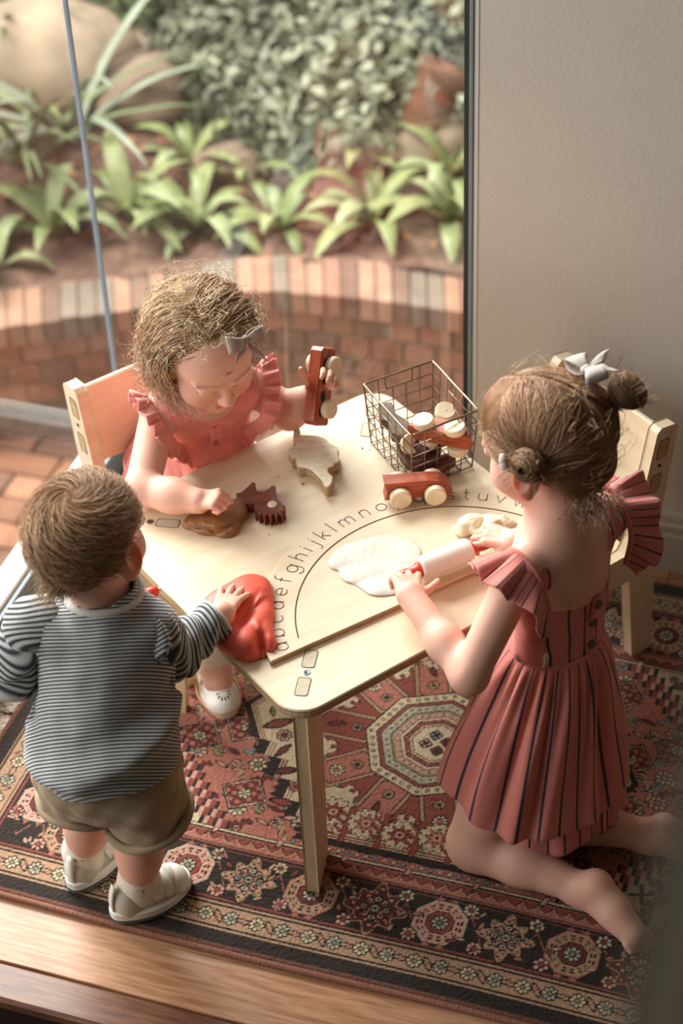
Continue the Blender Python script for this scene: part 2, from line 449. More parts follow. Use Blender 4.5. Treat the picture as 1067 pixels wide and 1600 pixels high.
# far window: pane, dark seal and the white plaster return beside it
w2 = empty('window_2', kind='structure')
V, F = rbox(UG + .004, UF - .012, VG + .02, VG + .026, .08, 3.4, .0005); mk('pane', V, F, m_glass, w2)
lbox('frame_post', m_fdark, UF - .014, UF - .003, VG + .002, VG + .05, -.008, 3.5, .001, w2)
lbox('frame_post', m_fgrey, UF - .003, UF + .004, VG - .004, VG + .05, -.008, 3.5, .001, w2)
lbox('frame_edge', m_frame, UF + .004, UF + .0135, VG - .0015, VG + .05, -.008, 3.5, .0015, w2)
lbox('frame_rail', m_frame, UG - .03, UF - .014, VG - .012, VG + .05, .0, .082, .003, w2)
lbox('frame_rail', m_fgrey, UG, UF - .014, VG - .03, VG - .0125, -.02, .05, .002, w2)
lbox('frame_head', m_fdark, UG - .03, UF - .014, VG, VG + .05, 3.4, 3.5, .002, w2)
# side window: pane, glass joint, white bottom rail, shade painted grey on its inner face
w1 = empty('window_1', kind='structure')
V, F = rbox(UG - .003, UG + .003, -1.7, VG + .018, .09, 3.4, .0005); mk('pane', V, F, m_glass, w1)
V, F = rbox(UG - .004, UG + .004, VG + .0185, VG + .0275, .08, 3.4, .001); mk('glass_joint', V, F, m_edge, w1)
lbox('frame_rail', m_frame, UG - .040, UG + .012, -1.7, VG + .05, .02, .10, .003, w1)
lbox('frame_rail', m_fgrey, UG + .0125, UG + .024, -1.7, VG - .012, -.02, .092, .002, w1)
lbox('frame_rail', m_fdark, UG + .0245, UG + .036, -1.7, VG - .03, -.03, .03, .002, w1)  # dark strip standing in for the shaded gap at the floor
lbox('frame_head', m_fdark, UG - .03, UG + .03, -1.7, VG + .05, 3.4, 3.5, .002, w1)

# near upright at the bottom right: the end of the wall the photographer leans past
m_post = mat('near post shade', '#2b271d', .8, .15, 6, spec=.08)  # unlit side: its shade is put into the dark base colour
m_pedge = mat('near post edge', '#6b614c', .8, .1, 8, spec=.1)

# ================================================================ garden
gp = lambda px, py, z=-.8: at(px, py, z)
m_brick = [mat('brick %d' % i, c, .85, .18, 14, .4, 60) for i, c in enumerate(('#a37a64', '#936a57', '#ac8570', '#7c6052', '#837366', '#9b7260'))]
m_mortar = mat('mortar', '#8d7768', .95, .2, 30)
m_pav = [mat('paver %d' % i, c, .8, .2, 10) for i, c in enumerate(('#9a6a50', '#8a5c46', '#a5745a', '#7c5645'))]
m_soil = mat('soil and bark mulch', '#5a4036', .95, .55, 22, .8, 40, col2='#7d5f50', detail=8)
back = [(-300, 478), (-140, 470), (0, 455), (138, 437), (275, 415), (436, 400), (542, 405), (640, 415), (720, 428), (830, 450), (960, 480)]
front = [(-300, 540), (-140, 530), (0, 510), (130, 490), (250, 474), (400, 453), (507, 457), (614, 470), (720, 485), (830, 510), (960, 545)]
cb = catmull([gp(*p) for p in back], 30); cf = catmull([gp(*p) for p in front], 30)
def resample(P, n):
    L = np.r_[0, np.cumsum(np.linalg.norm(np.diff(P, axis=0), axis=1))]; s = np.linspace(0, L[-1], n)
    return np.stack([np.interp(s, L, P[:, i]) for i in range(3)], 1), L[-1]
rw = empty('garden_retaining_wall', W(0, 3), kind='structure')
off = np.array(rw.location)
nb = 46; B, Lb = resample(cb, nb + 1); Fr, Lf = resample(cf, nb + 1)
for i in range(nb):
    j = .06; z1 = -.8 + nr.uniform(-.004, .004); q = []
    for P in (Fr, B):
        q += [P[i] + (P[i + 1] - P[i])*j, P[i] + (P[i + 1] - P[i])*(1 - j)]
    fo = (q[0] - q[2]); fo /= np.linalg.norm(fo); q = [q[0] + fo*.012, q[1] + fo*.012, q[3], q[2]]
    Vv = [np.array((p[0], p[1], z)) for z in (-.875, z1) for p in q]
    mk('brick', Vv, [(3, 2, 1, 0), (4, 5, 6, 7), (0, 1, 5, 4), (1, 2, 6, 5), (2, 3, 7, 6), (3, 0, 4, 7)], m_brick[[0, 2, 0, 4, 2, 5, 0, 3][nr.randint(8)]], rw, off=off)
nc = 5; ch = .078
for r in range(nc):
    zt = -.878 - r*ch; n2 = 24; P, _ = resample(cf, n2*2 + 1)
    for i in range(r % 2, n2*2 - 1, 2):
        a, b = P[i], P[min(i + 2, n2*2)]; t = (b - a)/np.linalg.norm(b - a); nn = np.array((t[1], -t[0], 0)); d = nr.uniform(-.003, .003)
        a2, b2 = a + t*.006, b - t*.006
        q = [a2 + nn*d, b2 + nn*d, b2 - nn*.1, a2 - nn*.1]
        Vv = [np.array((p[0], p[1], z)) for z in (zt - ch + .01, zt) for p in q]
        mk('brick', Vv, [(3, 2, 1, 0), (4, 5, 6, 7), (0, 1, 5, 4), (1, 2, 6, 5), (2, 3, 7, 6), (3, 0, 4, 7)], m_brick[[0, 1, 5, 3, 1, 5][nr.randint(6)]], rw, off=off)
Pm, _ = resample(cf, 60); tt = np.gradient(Pm, axis=0); tt /= np.linalg.norm(tt, axis=1)[:, None]; nn = np.c_[tt[:, 1], -tt[:, 0], np.zeros(60)]
rows = [Pm - nn*.008 + np.array((0, 0, -.02)), Pm - nn*.008 + np.array((0, 0, -.5)), Pm - nn*.25 + np.array((0, 0, -.5)), Pm - nn*.19 + np.array((0, 0, -.012)), Pm - nn*.008 + np.array((0, 0, -.012))]
Vv = np.stack(rows, 1).reshape(-1, 3); mk('mortar_core', Vv, grid_faces(60, 5), m_mortar, rw, off=off)
# paving in front of the wall
pv = empty('pavement', W(0, 1.8, -1.26), kind='structure')
V, F = cbox(24, 24, .1, .01, (0, 0, -.062)); mk('paving_bed', V, F, m_mortar, pv)
V, F = cbox(.215, .105, .05, .004); pm = None
for i in range(-9, 12):
    for j in range(-8, 10):
        u, v = i*.224 + (j % 2)*.112 - .2, j*.113 + 2.0; p = W(u, v, 0)
        if UV(p)[1] < 1.2 and u > -.45: continue
        m = m_pav[nr.randint(4)]
        if pm is None: pm = {}
        if m.name not in pm: o = mk('paver', V, F, m, pv); pm[m.name] = o
        else: o = inst(pm[m.name], pv)
        o.location = (p[0] - pv.location.x, p[1] - pv.location.y, .01 + nr.uniform(-.002, .002)); o.rotation_euler = (0, 0, RZ)
# planted bank behind the wall
SL = .42
def bank(x, y):
    """height of the soil at a point"""
    yb = np.interp(x, cb[:, 0], cb[:, 1]); d = np.maximum(y - yb, -.3)
    return -.83 + SL*np.maximum(d - .25, 0) + .02*np.sin(x*5) + .03*np.sin(y*4 + x*2)
def on_bank(px, py):
    d = np.array(ray(px, py)); c = np.array((0, 0, CAMZ)); t0 = 4.5/d[1]
    for k in range(400):
        t = (4.5 + k*.02)/d[1]; p = c + d*t
        if p[2] < bank(p[0], p[1]): return np.array((p[0], p[1], bank(p[0], p[1])))
    return p
nx, ny = 90, 80; X = np.linspace(-3.2, 3.6, nx); P = np.zeros((nx, ny, 3))
for i, x in enumerate(X):
    yb = np.interp(x, cb[:, 0], cb[:, 1]) - .03; Y = yb + (np.linspace(0, 1, ny)**1.3)*6
    P[i, :, 0] = x; P[i, :, 1] = Y; P[i, :, 2] = bank(np.full(ny, x), Y)
P[..., 2] += .02*vnoise(P, 2.2, 3) + .012*vnoise(P, 6, 4)
mk('garden_ground', P.reshape(-1, 3), grid_faces(nx, ny), m_soil, None, True, kind='structure')

m_leafA = [mat('lily leaf %d' % i, c, .45, .25, 12, .2, 40) for i, c in enumerate(('#8f9664', '#828c5a', '#9da578'))]
m_leafS = mat('strap leaf', '#67744e', .5, .3, 6)
m_leafS2 = mat('strap leaf grey', '#8e9580', .5, .25, 6)
m_shrub = mat('shrub leaf', '#84866e', .6, .5, 3, col2='#45473a')
m_shrub2 = mat('shrub leaf pale', '#a3a48c', .6, .4, 3, col2='#6c6f58')
m_stem = mat('woody stem', '#4a3b30', .9, .3, 20)
m_rock = [mat('rock %d' % i, c, .9, .3, 6, .8, 16) for i, c in enumerate(('#a18d78', '#857060', '#93836f'))]
m_terra = mat('terracotta', '#7d5642', .9, .45, 14, .4, 40)
m_dry = mat('dry leaf', '#a4714f', .8, .4, 9)
def leaf_mesh(L, w, arch, n=9, fold=.35, tip=.6):
    P = np.zeros((n, 3, 3))
    for i in range(n):
        t = i/(n - 1); a = arch*t; r = L*t
        x = r*cos(a*.5)*cos(a*.35); z = r*sin(radians(52)*(1 - .9*t)) - .12*L*arch*t*t
        ww = w*(sin(pi*min(t*tip + .12, 1)**.9))*(1 - t**6)
        for j, s in enumerate((-1, 0, 1)): P[i, j] = (x, s*ww/2, z + abs(s)*ww*fold*.5)
    return thick_sheet(P, .0015)
LEAF = {}
def rosette(px, py, L, n, label, mset=m_leafA, wd=.20, tilt0=0):
    p = on_bank(px, py)
    t = empty('lily_plant', p - np.array((0, 0, .02)), (0, 0, nr.uniform(0, 6.28)), label, 'plant', 'leafy clumps along the garden wall')
    n = int(n*.72); L *= 1.12
    for k in range(n):
        q = k/n; key = (k % 3, mset[0].name)
        if key not in LEAF:
            V, F = leaf_mesh(1, wd, (.55, .8, 1.05)[k % 3]); LEAF[key] = mk('leaf', V, F, mset[k % 3], t, True); o = LEAF[key]
        else: o = inst(LEAF[key], t)
        o.scale = (L*nr.uniform(.75, 1.1),)*3
        o.rotation_euler = (nr.uniform(-.15, .15), -radians(42)*(1 - q)**1.2*-1*0 - radians(38)*q, k*2.4 + nr.uniform(-.3, .3))
        o.location = (0, 0, .05*L*q)
    return t
for a in ((85, 372, .27, 13, 'green leafy clump growing left of the glass joint'),
          (-5, 425, .26, 11, 'green leafy clump cut by the frame edge, leftmost along the wall'),
          (205, 345, .29, 14, 'green leafy clump standing just beyond the glass joint'),
          (305, 362, .28, 14, 'wide green leafy clump behind the curly-haired girl'),
          (300, 262, .25, 12, 'green leafy clump further up the bank, above the wide clump'),
          (385, 285, .2, 10, 'small dull green clump under the grey-leaved shrub'),
          (440, 362, .24, 12, 'bright green star-shaped clump in the middle of the bed'),
          (585, 355, .3, 16, 'tall bright green clump right of the middle of the bed'),
          (562, 262, .24, 12, 'green leafy clump behind the tall bright one'),
          (700, 350, .3, 14, 'green leafy clump next to the dark window post'),
          (705, 275, .27, 12, 'higher green clump partly hidden by the dark window post'),
          (55, 190, .2, 9, 'low green tuft between the strap-leaved plants')):
    rosette(*a)
def strap(px, py, L, n, label, m, w=.028):
    p = on_bank(px, py)
    t = empty('strap_leaf_plant', p - np.array((0, 0, .03)), (0, 0, 0), label, 'plant', 'strap-leaved plants on the bank')
    for k in range(n):
        a = nr.uniform(0, 6.28); up = nr.uniform(.75, 1.35); Lk = L*nr.uniform(.7, 1.1); P = np.zeros((10, 2, 3))
        for i in range(10):
            s = i/9; el = up - s*1.1*nr.uniform(.9, 1.1)
            if i == 0: pos = np.zeros(3)
            else: pos = pos + Lk/9*np.array((cos(a)*cos(el), sin(a)*cos(el), sin(el)))
            ww = w*(1 - s**3)*.5
            for j, sg in enumerate((-1, 1)): P[i, j] = pos + sg*ww*np.array((-sin(a), cos(a), 0))
        V, F = thick_sheet(P, .0015); mk('leaf', V, F, m, t, True)
strap(40, 260, .75, 22, 'dark strap-leaved plant at the left edge of the garden', m_leafS)
strap(115, 215, .8, 14, 'greyish plant with long arching straps beside the glass joint', m_leafS2, .04)
strap(10, 70, .6, 14, 'green grassy tuft in the top corner of the garden', m_leafS)
def shrub(px, py, R, n, label, m, leaf=.035):
    p = on_bank(px, py)
    t = empty('grey_leaved_shrub', p, (0, 0, 0), label, 'shrub', 'grey-leaved ground shrubs on the bank')
    D = nr.normal(size=(n, 3)); D /= np.linalg.norm(D, axis=1)[:, None]; D[:, 2] = np.abs(D[:, 2])
    r = nr.uniform(.55, 1, n)**.5; lump = 1 + .25*vnoise(D, .6, int(px)); C = D*(r*lump)[:, None]*np.array(R)
    C[:, 2] += SL*C[:, 1]*.8
    X = nr.normal(size=(n, 3)); X /= np.linalg.norm(X, axis=1)[:, None]; Nn = D + .8*nr.normal(size=(n, 3)); Y = np.cross(Nn, X); Y /= np.linalg.norm(Y, axis=1)[:, None]; X = np.cross(Y, Nn); X /= np.linalg.norm(X, axis=1)[:, None]
    s = leaf*nr.uniform(.5, 1.15, n)[:, None]
    Q = np.stack([C - X*s, C - X*s*.2 + Y*s*.55, C + X*s, C - X*s*.2 - Y*s*.55], 1).reshape(-1, 3)
    mk('foliage', Q, np.arange(n*4).reshape(n, 4), m, t, False, kind='stuff')
    g = G()
    for k in range(9):
        a = k*.7; e = np.array((cos(a)*R[0]*.6, sin(a)*R[1]*.6, R[2]*.7 + SL*sin(a)*R[1]*.5)); g.add(*tube([(0, 0, -.03), e*.5 + np.array((0, 0, .05)), e], [.014, .009, .004], 5))
    mk('stem', g.V, g.F, m_stem, t, True, kind='stuff')
shrub(640, 60, (.55, .5, .38), 3800, 'grey-green shrub beside the dark window post, highest on the right', m_shrub2)
shrub(520, 50, (.6, .5, .4), 3900, 'grey-green shrub filling the upper middle of the glass', m_shrub)
shrub(425, 60, (.48, .42, .34), 3000, 'darker grey-green shrub left of the middle of the bank', m_shrub)
shrub(470, 160, (.45, .33, .28), 2900, 'paler spreading shrub hanging above the star-shaped clump', m_shrub2)
shrub(600, 165, (.4, .3, .22), 2600, 'pale shrub lobe above the reddish reflection', m_shrub2)
shrub(130, -40, (.6, .4, .4), 3000, 'green shrub at the top edge behind the tan rock', m_leafS)
def rock(px, py, r, label, k):
    p = on_bank(px, py); bm = []; import bmesh
    b = bmesh.new(); bmesh.ops.create_icosphere(b, subdivisions=3, radius=1); V = np.array([v.co[:] for v in b.verts]); F = [tuple(v.index for v in f.verts) for f in b.faces]; b.free()
    V = V*(1 + .16*vnoise(V, .5, k) + .06*vnoise(V, 1.3, k + 5))[:, None]*np.array(r)
    tag(mk('rock', V, F, m_rock[k % 3], None, True, loc=p), label, 'rock', 'rocks on the planted bank')
for i, a in enumerate(((95, 95, (.3, .25, .24), 'large tan rock at the top left of the bank'), (225, 140, (.24, .2, .13), 'flat brown rock right of the glass joint'),
                       (215, 95, (.17, .15, .11), 'small brown rock behind the flat one'), (640, 215, (.2, .17, .1), 'brown rock under the grey shrub near the window post'),
                       (355, 255, (.14, .12, .08), 'small dark rock half sunk in the mulch'), (330, 20, (.18, .15, .12), 'reddish rock at the top of the bank'))):
    rock(*a, i)
# clay pot lying on the bank
p = on_bank(668, 205); pt = empty('clay_pot', p + np.array((0, 0, .08)), (radians(-55), 0, radians(-35)), 'reddish clay pot lying on its side near the window post', 'pot')
V, F = lathe([(.06, -.10), (.075, -.095), (.115, .08), (.13, .085), (.13, .12), (.115, .12), (.11, .08), (.075, -.07), (.05, -.075)], 28); mk('body', V, F, m_terra, pt, True)
V, F = tube([(.124*cos(a), .124*sin(a), .12) for a in np.linspace(0, 2*pi, 28, endpoint=False)], .01, 8, True); mk('rim', V, F, m_terra, pt, True)
# bark chips and dry leaves
g = G()
for k in range(420):
    p = on_bank(nr.uniform(-30, 760), nr.uniform(120, 400)); p[1] = max(p[1], np.interp(p[0], cb[:, 0], cb[:, 1]) + .1); p[2] = bank(p[0], p[1]); s = nr.uniform(.012, .035); R = rotm(nr.uniform(-.5, .5), nr.uniform(-.5, .5), nr.uniform(0, 6.3))
    V = np.array(((-s, 0, 0), (0, s*.45, .004), (s, 0, .002), (0, -s*.45, .004))) @ R.T + p + np.array((0, 0, .012)); g.add(V, [(0, 1, 2, 3)])
tag(mk('leaf_litter', g.V, g.F, m_dry, None), 'dry brown leaves scattered over the soil', 'dry leaves', kind='stuff')
V, F = cbox(.05, .035, .03, .006); tag(mk('plant_label', V, F, mat('blue plastic', '#3d5c8e', .4, .1, 8), None, loc=on_bank(122, 362) + np.array((0, 0, .02)), rot=(.2, .1, .4)), 'small blue plastic bit lying in the flower bed', 'plastic')
# ================================================================ furniture
TZ = .44; TC = np.array((-.0035, 2.454, 0)); TR = radians(34.0)
m_ply = wood('birch ply', '#e9d6bb', '#dcc5a6', 7, (1.2, 6, 6), .42, .015, .4, (.3, .7))
m_plyv = wood('birch ply dark grain', '#dcc3a2', '#cbae89', 9, (8, 8, 1.5), .5, .02, .35, (.3, .7))
m_edge2 = wood('ply edge', '#cdb08a', '#a98a66', 14, (1, 1, 30), .6, .03, .3)
m_end = wood('end grain', '#cfc2ac', '#b3a58f', 60, (1, 14, 1), .6, .02, .3)
m_groove = mat('burnt groove', '#5b4030', .8, .2, 40)
m_screw = mat('steel screw', '#8d8f93', .35, .15, 60, metal=.8)
m_dark = mat('screw socket', '#1d1a18', .6, .1, 30)
tb = empty('play_table', TC, (0, 0, TR), 'square birch plywood play table with rounded corners', 'table')
TI = Matrix.Translation(Vector(TC)) @ Matrix.Rotation(TR, 4, 'Z'); TI = np.array(TI.inverted())
def tl(p): p = np.asarray(p, float); return TI[:3, :3] @ p + TI[:3, 3]
V, F = prism(rrect(.6, .6, .05, 8), TZ - .018, TZ, .002); mk('tabletop', V, F, [m_ply, m_edge2], tb)
me = bpy.data.objects['tabletop'].data
for p in me.polygons: p.material_index = 0 if abs(p.normal.z) > .5 else 1
for q in range(4):
    a = radians(45 + 90*q); R = rotm(0, 0, a); c = np.array((cos(a), sin(a), 0))
    # leg: flat panel set on the diagonal, wide under the top and narrower at the foot
    P = np.array([(.274, TZ - .018), (.30, 0.002), (.386, 0.002), (.386, TZ - .018)])[::-1]
    V, F = prism(P, -.011, .011, .003); V = np.c_[V[:, 0], -V[:, 2], V[:, 1]] @ R.T; lg = mk('leg', V, F, m_plyv, tb)
    for rc in (.353, .292):
        V, F = prism(rrect(.038, .019, .004, 3), TZ - .001, TZ + .0006, .0003); V = (V + np.array((rc, 0, 0))) @ R.T; o = mk('tenon', V, F, m_end, tb)
        ol = rrect(.0395, .0205, .0045, 4); V, F = tube(np.c_[ol + np.array((rc, 0)), np.full(len(ol), TZ)], .0007, 4, True); mk('groove', V @ R.T, F, m_groove, o)
    V, F = lathe([(.0062, TZ - .002), (.0062, TZ + .0006), (.0045, TZ + .0009), (.0022, TZ + .0004)], 16); o = mk('screw', V + c*.3225, F, m_screw, tb)
    V, F = lathe([(.002, TZ), (.002, TZ + .0011)], 8); mk('screw_socket', V + c*.3225, F, m_dark, o)

# letter board
BC = np.array((.1733, 2.2532)); BR = radians(29.58); R0, R1, BT = .2535, .3085, .009
bd = empty('letter_board', (BC[0], BC[1], TZ), (0, 0, BR), 'half-round birch board engraved with an alphabet lying on the table', 'board')
a0 = math.asin(.060/R1); n = 64
P = [(R1*cos(a), R1*sin(a)) for a in np.linspace(a0, pi - a0, n)]
V, F = prism(P, .0003, BT, .0012); o = mk('board', V, F, [m_ply, m_edge2], bd)
for p in o.data.polygons: p.material_index = 0 if abs(p.normal.z) > .5 else 1
V, F = tube([(R0*cos(a), R0*sin(a), BT) for a in np.linspace(radians(18.5), radians(161.2), 90)], .0011, 6); mk('groove_arc', V, F, m_groove, bd)
def arc(cx, cy, rx, ry, d0, d1, n=14): return [(cx + rx*cos(radians(d0 + (d1 - d0)*i/n)), cy + ry*sin(radians(d0 + (d1 - d0)*i/n))) for i in range(n + 1)]
LT = {
 'a': ([arc(.45, .5, .45, .5, 0, 360), [(.92, 1), (.92, 0)]], .92), 'b': ([[(0, 1.65), (0, 0)], arc(.47, .5, .47, .5, 180, 540)], .94),
 'c': ([arc(.48, .5, .48, .5, 45, 315)], .85), 'd': ([arc(.45, .5, .45, .5, 0, 360), [(.92, 1.65), (.92, 0)]], .92),
 'e': ([[(.03, .5), (.92, .5)] + arc(.47, .5, .46, .5, 0, 310)], .92), 'f': ([arc(.5, 1.32, .28, .3, 60, 180) + [(.22, 0)], [(0, .95), (.5, .95)]], .6),
 'g': ([arc(.45, .5, .45, .5, 0, 360), [(.92, 1), (.92, -.15)] + arc(.47, -.15, .45, .42, 0, -160)], .92), 'h': ([[(0, 1.65), (0, 0)], arc(.4, .58, .4, .42, 180, 0) + [(.8, 0)]], .8),
 'i': ([[(0, 1), (0, 0)], [(0, 1.35), (0, 1.42)]], .1), 'j': ([[(.3, 1), (.3, -.2)] + arc(.02, -.2, .28, .26, 0, -110), [(.3, 1.35), (.3, 1.42)]], .35),
 'k': ([[(0, 1.65), (0, 0)], [(.7, 1), (0, .42)], [(.25, .62), (.78, 0)]], .78), 'l': ([[(0, 1.65), (0, 0)]], .1),
 'm': ([[(0, 1), (0, 0)], arc(.34, .64, .34, .36, 180, 0) + [(.68, 0)], arc(1.02, .64, .34, .36, 180, 0) + [(1.36, 0)]], 1.36), 'n': ([[(0, 1), (0, 0)], arc(.4, .58, .4, .42, 180, 0) + [(.8, 0)]], .8),
 'o': ([arc(.5, .5, .5, .5, 0, 360)], 1), 'p': ([[(0, 1), (0, -.6)], arc(.47, .5, .47, .5, 180, 540)], .94), 'q': ([arc(.45, .5, .45, .5, 0, 360), [(.92, 1), (.92, -.6)]], .92),
 'r': ([[(0, 1), (0, 0)], arc(.4, .58, .4, .42, 180, 60)], .6), 's': ([arc(.33, .75, .3, .25, 40, 270, 10) + arc(.33, .25, .33, .25, 90, -140, 10)], .66),
 't': ([[(.25, 1.5), (.25, .25)] + arc(.5, .25, .25, .25, 180, 290, 8), [(0, 1), (.55, 1)]], .6), 'u': ([[(0, 1), (0, .4)] + arc(.4, .4, .4, .4, 180, 360) + [(.8, 1)], [(.8, .5), (.8, 0)]], .8),
 'v': ([[(0, 1), (.4, 0), (.8, 1)]], .8), 'w': ([[(0, 1), (.32, 0), (.64, 1), (.96, 0), (1.28, 1)]], 1.28), 'x': ([[(0, 1), (.75, 0)], [(.75, 1), (0, 0)]], .75),
 'y': ([[(0, 1), (.4, 0)], [(.8, 1), (.2, -.55)]], .8), 'z': ([[(0, 1), (.7, 1), (0, 0), (.7, 0)]], .7)}
_pos = [w for _, w in (LT[c] for c in 'abcdefghijklmnopqrstuvwxyz')]
tot = sum(_pos) + 25*.62; ang0, ang1 = radians(165.8), radians(14); s_ = 0
XH = .0178; RB = .2725
for c in 'abcdefghijklmnopqrstuvwxyz':
    st, w = LT[c]; th = ang0 + (ang1 - ang0)*((s_ + w/2)/tot); s_ += w + .62; g = G()
    ca, sa = cos(th), sin(th)
    for pl in st:
        q = [(RB + y*XH) for x, y in pl]; P = [(ca*rr + sa*(x - w/2)*XH, sa*rr - ca*(x - w/2)*XH, BT) for (x, y), rr in zip(pl, q)]
        g.add(*tube(P, .00085, 5))
    mk('letter', g.V, g.F, m_groove, bd)

# chairs: two shaped side plates, seat and back panel held by through tenons
def chair(loc, rz, label):
    c = empty('child_chair', loc, (0, 0, rz), label, 'chair', 'two birch plywood children\'s chairs')
    # local: +y is the direction the sitter faces, x across
    hw = .128
    side = [(-.160, 0), (-.118, 0), (-.098, .20), (.085, .20), (.10, .0), (.142, 0), (.128, .255), (-.082, .262), (-.098, .29), (-.138, .505), (-.146, .512), (-.178, .508), (-.184, .50), (-.150, .262), (-.156, .20)]
    side = np.array(side[::-1]); 
    for s in (-1, 1):
        # concave outline: triangulated by the n-gon itself
        Vp, Fp = prism(side, -.0115, .0115, .002); V = np.c_[Vp[:, 2] + s*hw, Vp[:, 0], Vp[:, 1]]; o = mk('side_frame', V, Fp, m_ply, c)
        for (yy, zz) in ((-.152, .468), (-.140, .398)):
            T, Ft = prism(rrect(.021, .036, .002, 2), -.0004, .0006, .0002); Vt = np.c_[s*(hw + .0115 + T[:, 2]), yy + T[:, 0]*cos(.16) - T[:, 1]*sin(.16)*1, zz + T[:, 1]]
            mk('tenon', Vt, Ft if s > 0 else [f[::-1] for f in Ft], m_edge2, o)
            L = np.array(rrect(.0225, .0375, .003, 2)); P = np.c_[np.full(len(L), s*(hw + .0118)), yy + L[:, 0] - L[:, 1]*sin(.16), zz + L[:, 1]]; V2, F2 = tube(P, .0007, 4, True); mk('groove', V2, F2, m_groove, o)
        V, F = lathe([(.0035, 0), (.0035, .0012), (.001, .0014)], 12); V = np.c_[s*(hw + .0115 + V[:, 2]), -.147 + V[:, 0], .434 + V[:, 1]]; mk('screw', V, F, m_dark, o)
    V, F = cbox(2*hw - .023, .235, .015, .002, (0, .012, .252)); mk('seat', V, F, m_ply, c)
    R = rotm(-radians(-9.5), 0, 0); V, F = cbox(2*hw - .023, .012, .155, .003, (0, 0, 0)); V = V @ R.T + np.array((0, -.146, .425)); mk('backrest', V, F, m_ply, c)
    return c
nF = np.array((cos(TR), sin(TR), 0)); nL = np.array((-sin(TR), cos(TR), 0))     # outward from the R-F edge, outward from the L-F edge
CR0 = TC + nF*.395 + nL*-.04; CL0 = TC + nL*.40 + nF*-.045
chair((CR0[0], CR0[1], 0), TR + pi/2, 'birch plywood child chair standing empty by the pale wall')
chair((CL0[0], CL0[1], 0), TR + pi, 'birch plywood child chair with the curly-haired girl sitting on it')

# ================================================================ toys
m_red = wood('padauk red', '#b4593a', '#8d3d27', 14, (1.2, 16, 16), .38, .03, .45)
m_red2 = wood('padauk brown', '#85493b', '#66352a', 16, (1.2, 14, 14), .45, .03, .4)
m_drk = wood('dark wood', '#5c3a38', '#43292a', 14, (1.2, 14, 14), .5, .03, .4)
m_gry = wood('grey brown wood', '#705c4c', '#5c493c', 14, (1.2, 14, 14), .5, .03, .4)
m_whl = wood('pale wheel wood', '#ecdcc0', '#e0cba9', 8, (4, 4, 4), .45, .01, .4)
m_win = mat('window hole', '#1e1210', .7, .2, 30)
def wheel(par, c, ax, r=.018, w=.014):
    x, y, z = frame(ax); V, F = lathe([(r*.1, -w/2), (r - .002, -w/2), (r, -w/2 + .002), (r, w/2 - .002), (r - .002, w/2), (r*.1, w/2)], 26, np.stack([x, y, z], 1), c)
    o = mk('wheel', V, F, m_whl, par, False); V, F = lathe([(.0022, w/2 - .001), (.0018, w/2 + .0006)], 10, np.stack([x, y, z], 1), c); mk('axle', V, F, m_whl, o); return o
def toycar(name, label, M, shape, m, wid=.03, wheels=((-.03, .004), (.028, .004)), holes=(), group='wooden toy vehicles', wr=.018):
    """local: x forward, z up, y across; wheels at z=.004 + radius"""
    t = empty(name, (0, 0, 0), (0, 0, 0), label, 'toy', group); t.matrix_world = Matrix(M)
    P = np.array(shape); V, F = prism(P, -wid/2, wid/2, .0025); V = np.c_[V[:, 0], -V[:, 2], V[:, 1]]; b = mk('body', V, F, m, t)
    for (hx, hz, rx, rz) in holes:
        for s in (-1, 1):
            L = [(hx + rx*cos(a), s*(wid/2 + .0004), hz + rz*sin(a)) for a in np.linspace(0, 2*pi, 20, endpoint=False)]
            L2 = [(x, s*(wid/2 - .002), z) for x, y, z in L]; mk('window', L + L2, [tuple(range(20)) if s < 0 else tuple(range(20))[::-1]] + [(i, (i + 1) % 20, 20 + (i + 1) % 20, 20 + i) for i in range(20)], m_win, b)
    for (wx, wz) in wheels:
        for s in (-1, 1): wheel(t, (wx, s*(wid/2 + .0075), wz + wr), (0, s, 0), wr)
    return t
def mat3(c, x, z):
    x = np.array(x, float); x /= np.linalg.norm(x); z = np.array(z, float); z -= x*(z @ x); z /= np.linalg.norm(z); y = np.cross(z, x)
    return [[x[0], y[0], z[0], c[0]], [x[1], y[1], z[1], c[1]], [x[2], y[2], z[2], c[2]], [0, 0, 0, 1]]
coupe = [(-.056, .013), (.030, .012), (.052, .014), (.058, .022), (.050, .034), (.036, .044), (.016, .0465), (-.056, .047), (-.052, .030)]
zb = TZ + BT
pA, pB = at(627, 781, zb + .018), at(681, 776, zb + .018); cx = (pA + pB)/2; dx = pB - pA
dx[2] = 0; dn = dx/np.linalg.norm(dx); yn = np.array((-dn[1], dn[0], 0)); cxy = cx + yn*.022
toycar('toy_car', 'red wooden toy car with cream wheels parked on the letter board', mat3((cxy[0], cxy[1], zb - .0004), dx, (0, 0, 1)), coupe, m_red)
bus = [(-.064, .010), (.064, .010), (.068, .015), (.068, .042), (.062, .048), (-.058, .048), (-.066, .040), (-.066, .014)]
# the bus in the girl's hand: stands on end, roof to the camera's left
bA, bB = at(499, 677, .497), at(511, 565, .600); bc = (bA + bB)/2; bx = bB - bA
toycar('toy_bus', 'red wooden toy bus held upright in the curly-haired girl\'s raised hand', mat3(bc + np.array((.012, .030, 0)), bx, (-.62, -.72, .2)), bus, m_red, .028, ((-.036, .006), (.038, .006)),
       [(-.042, .034, .009, .006), (-.014, .034, .009, .006), (.014, .034, .009, .006), (.042, .034, .009, .006)], wr=.0165)
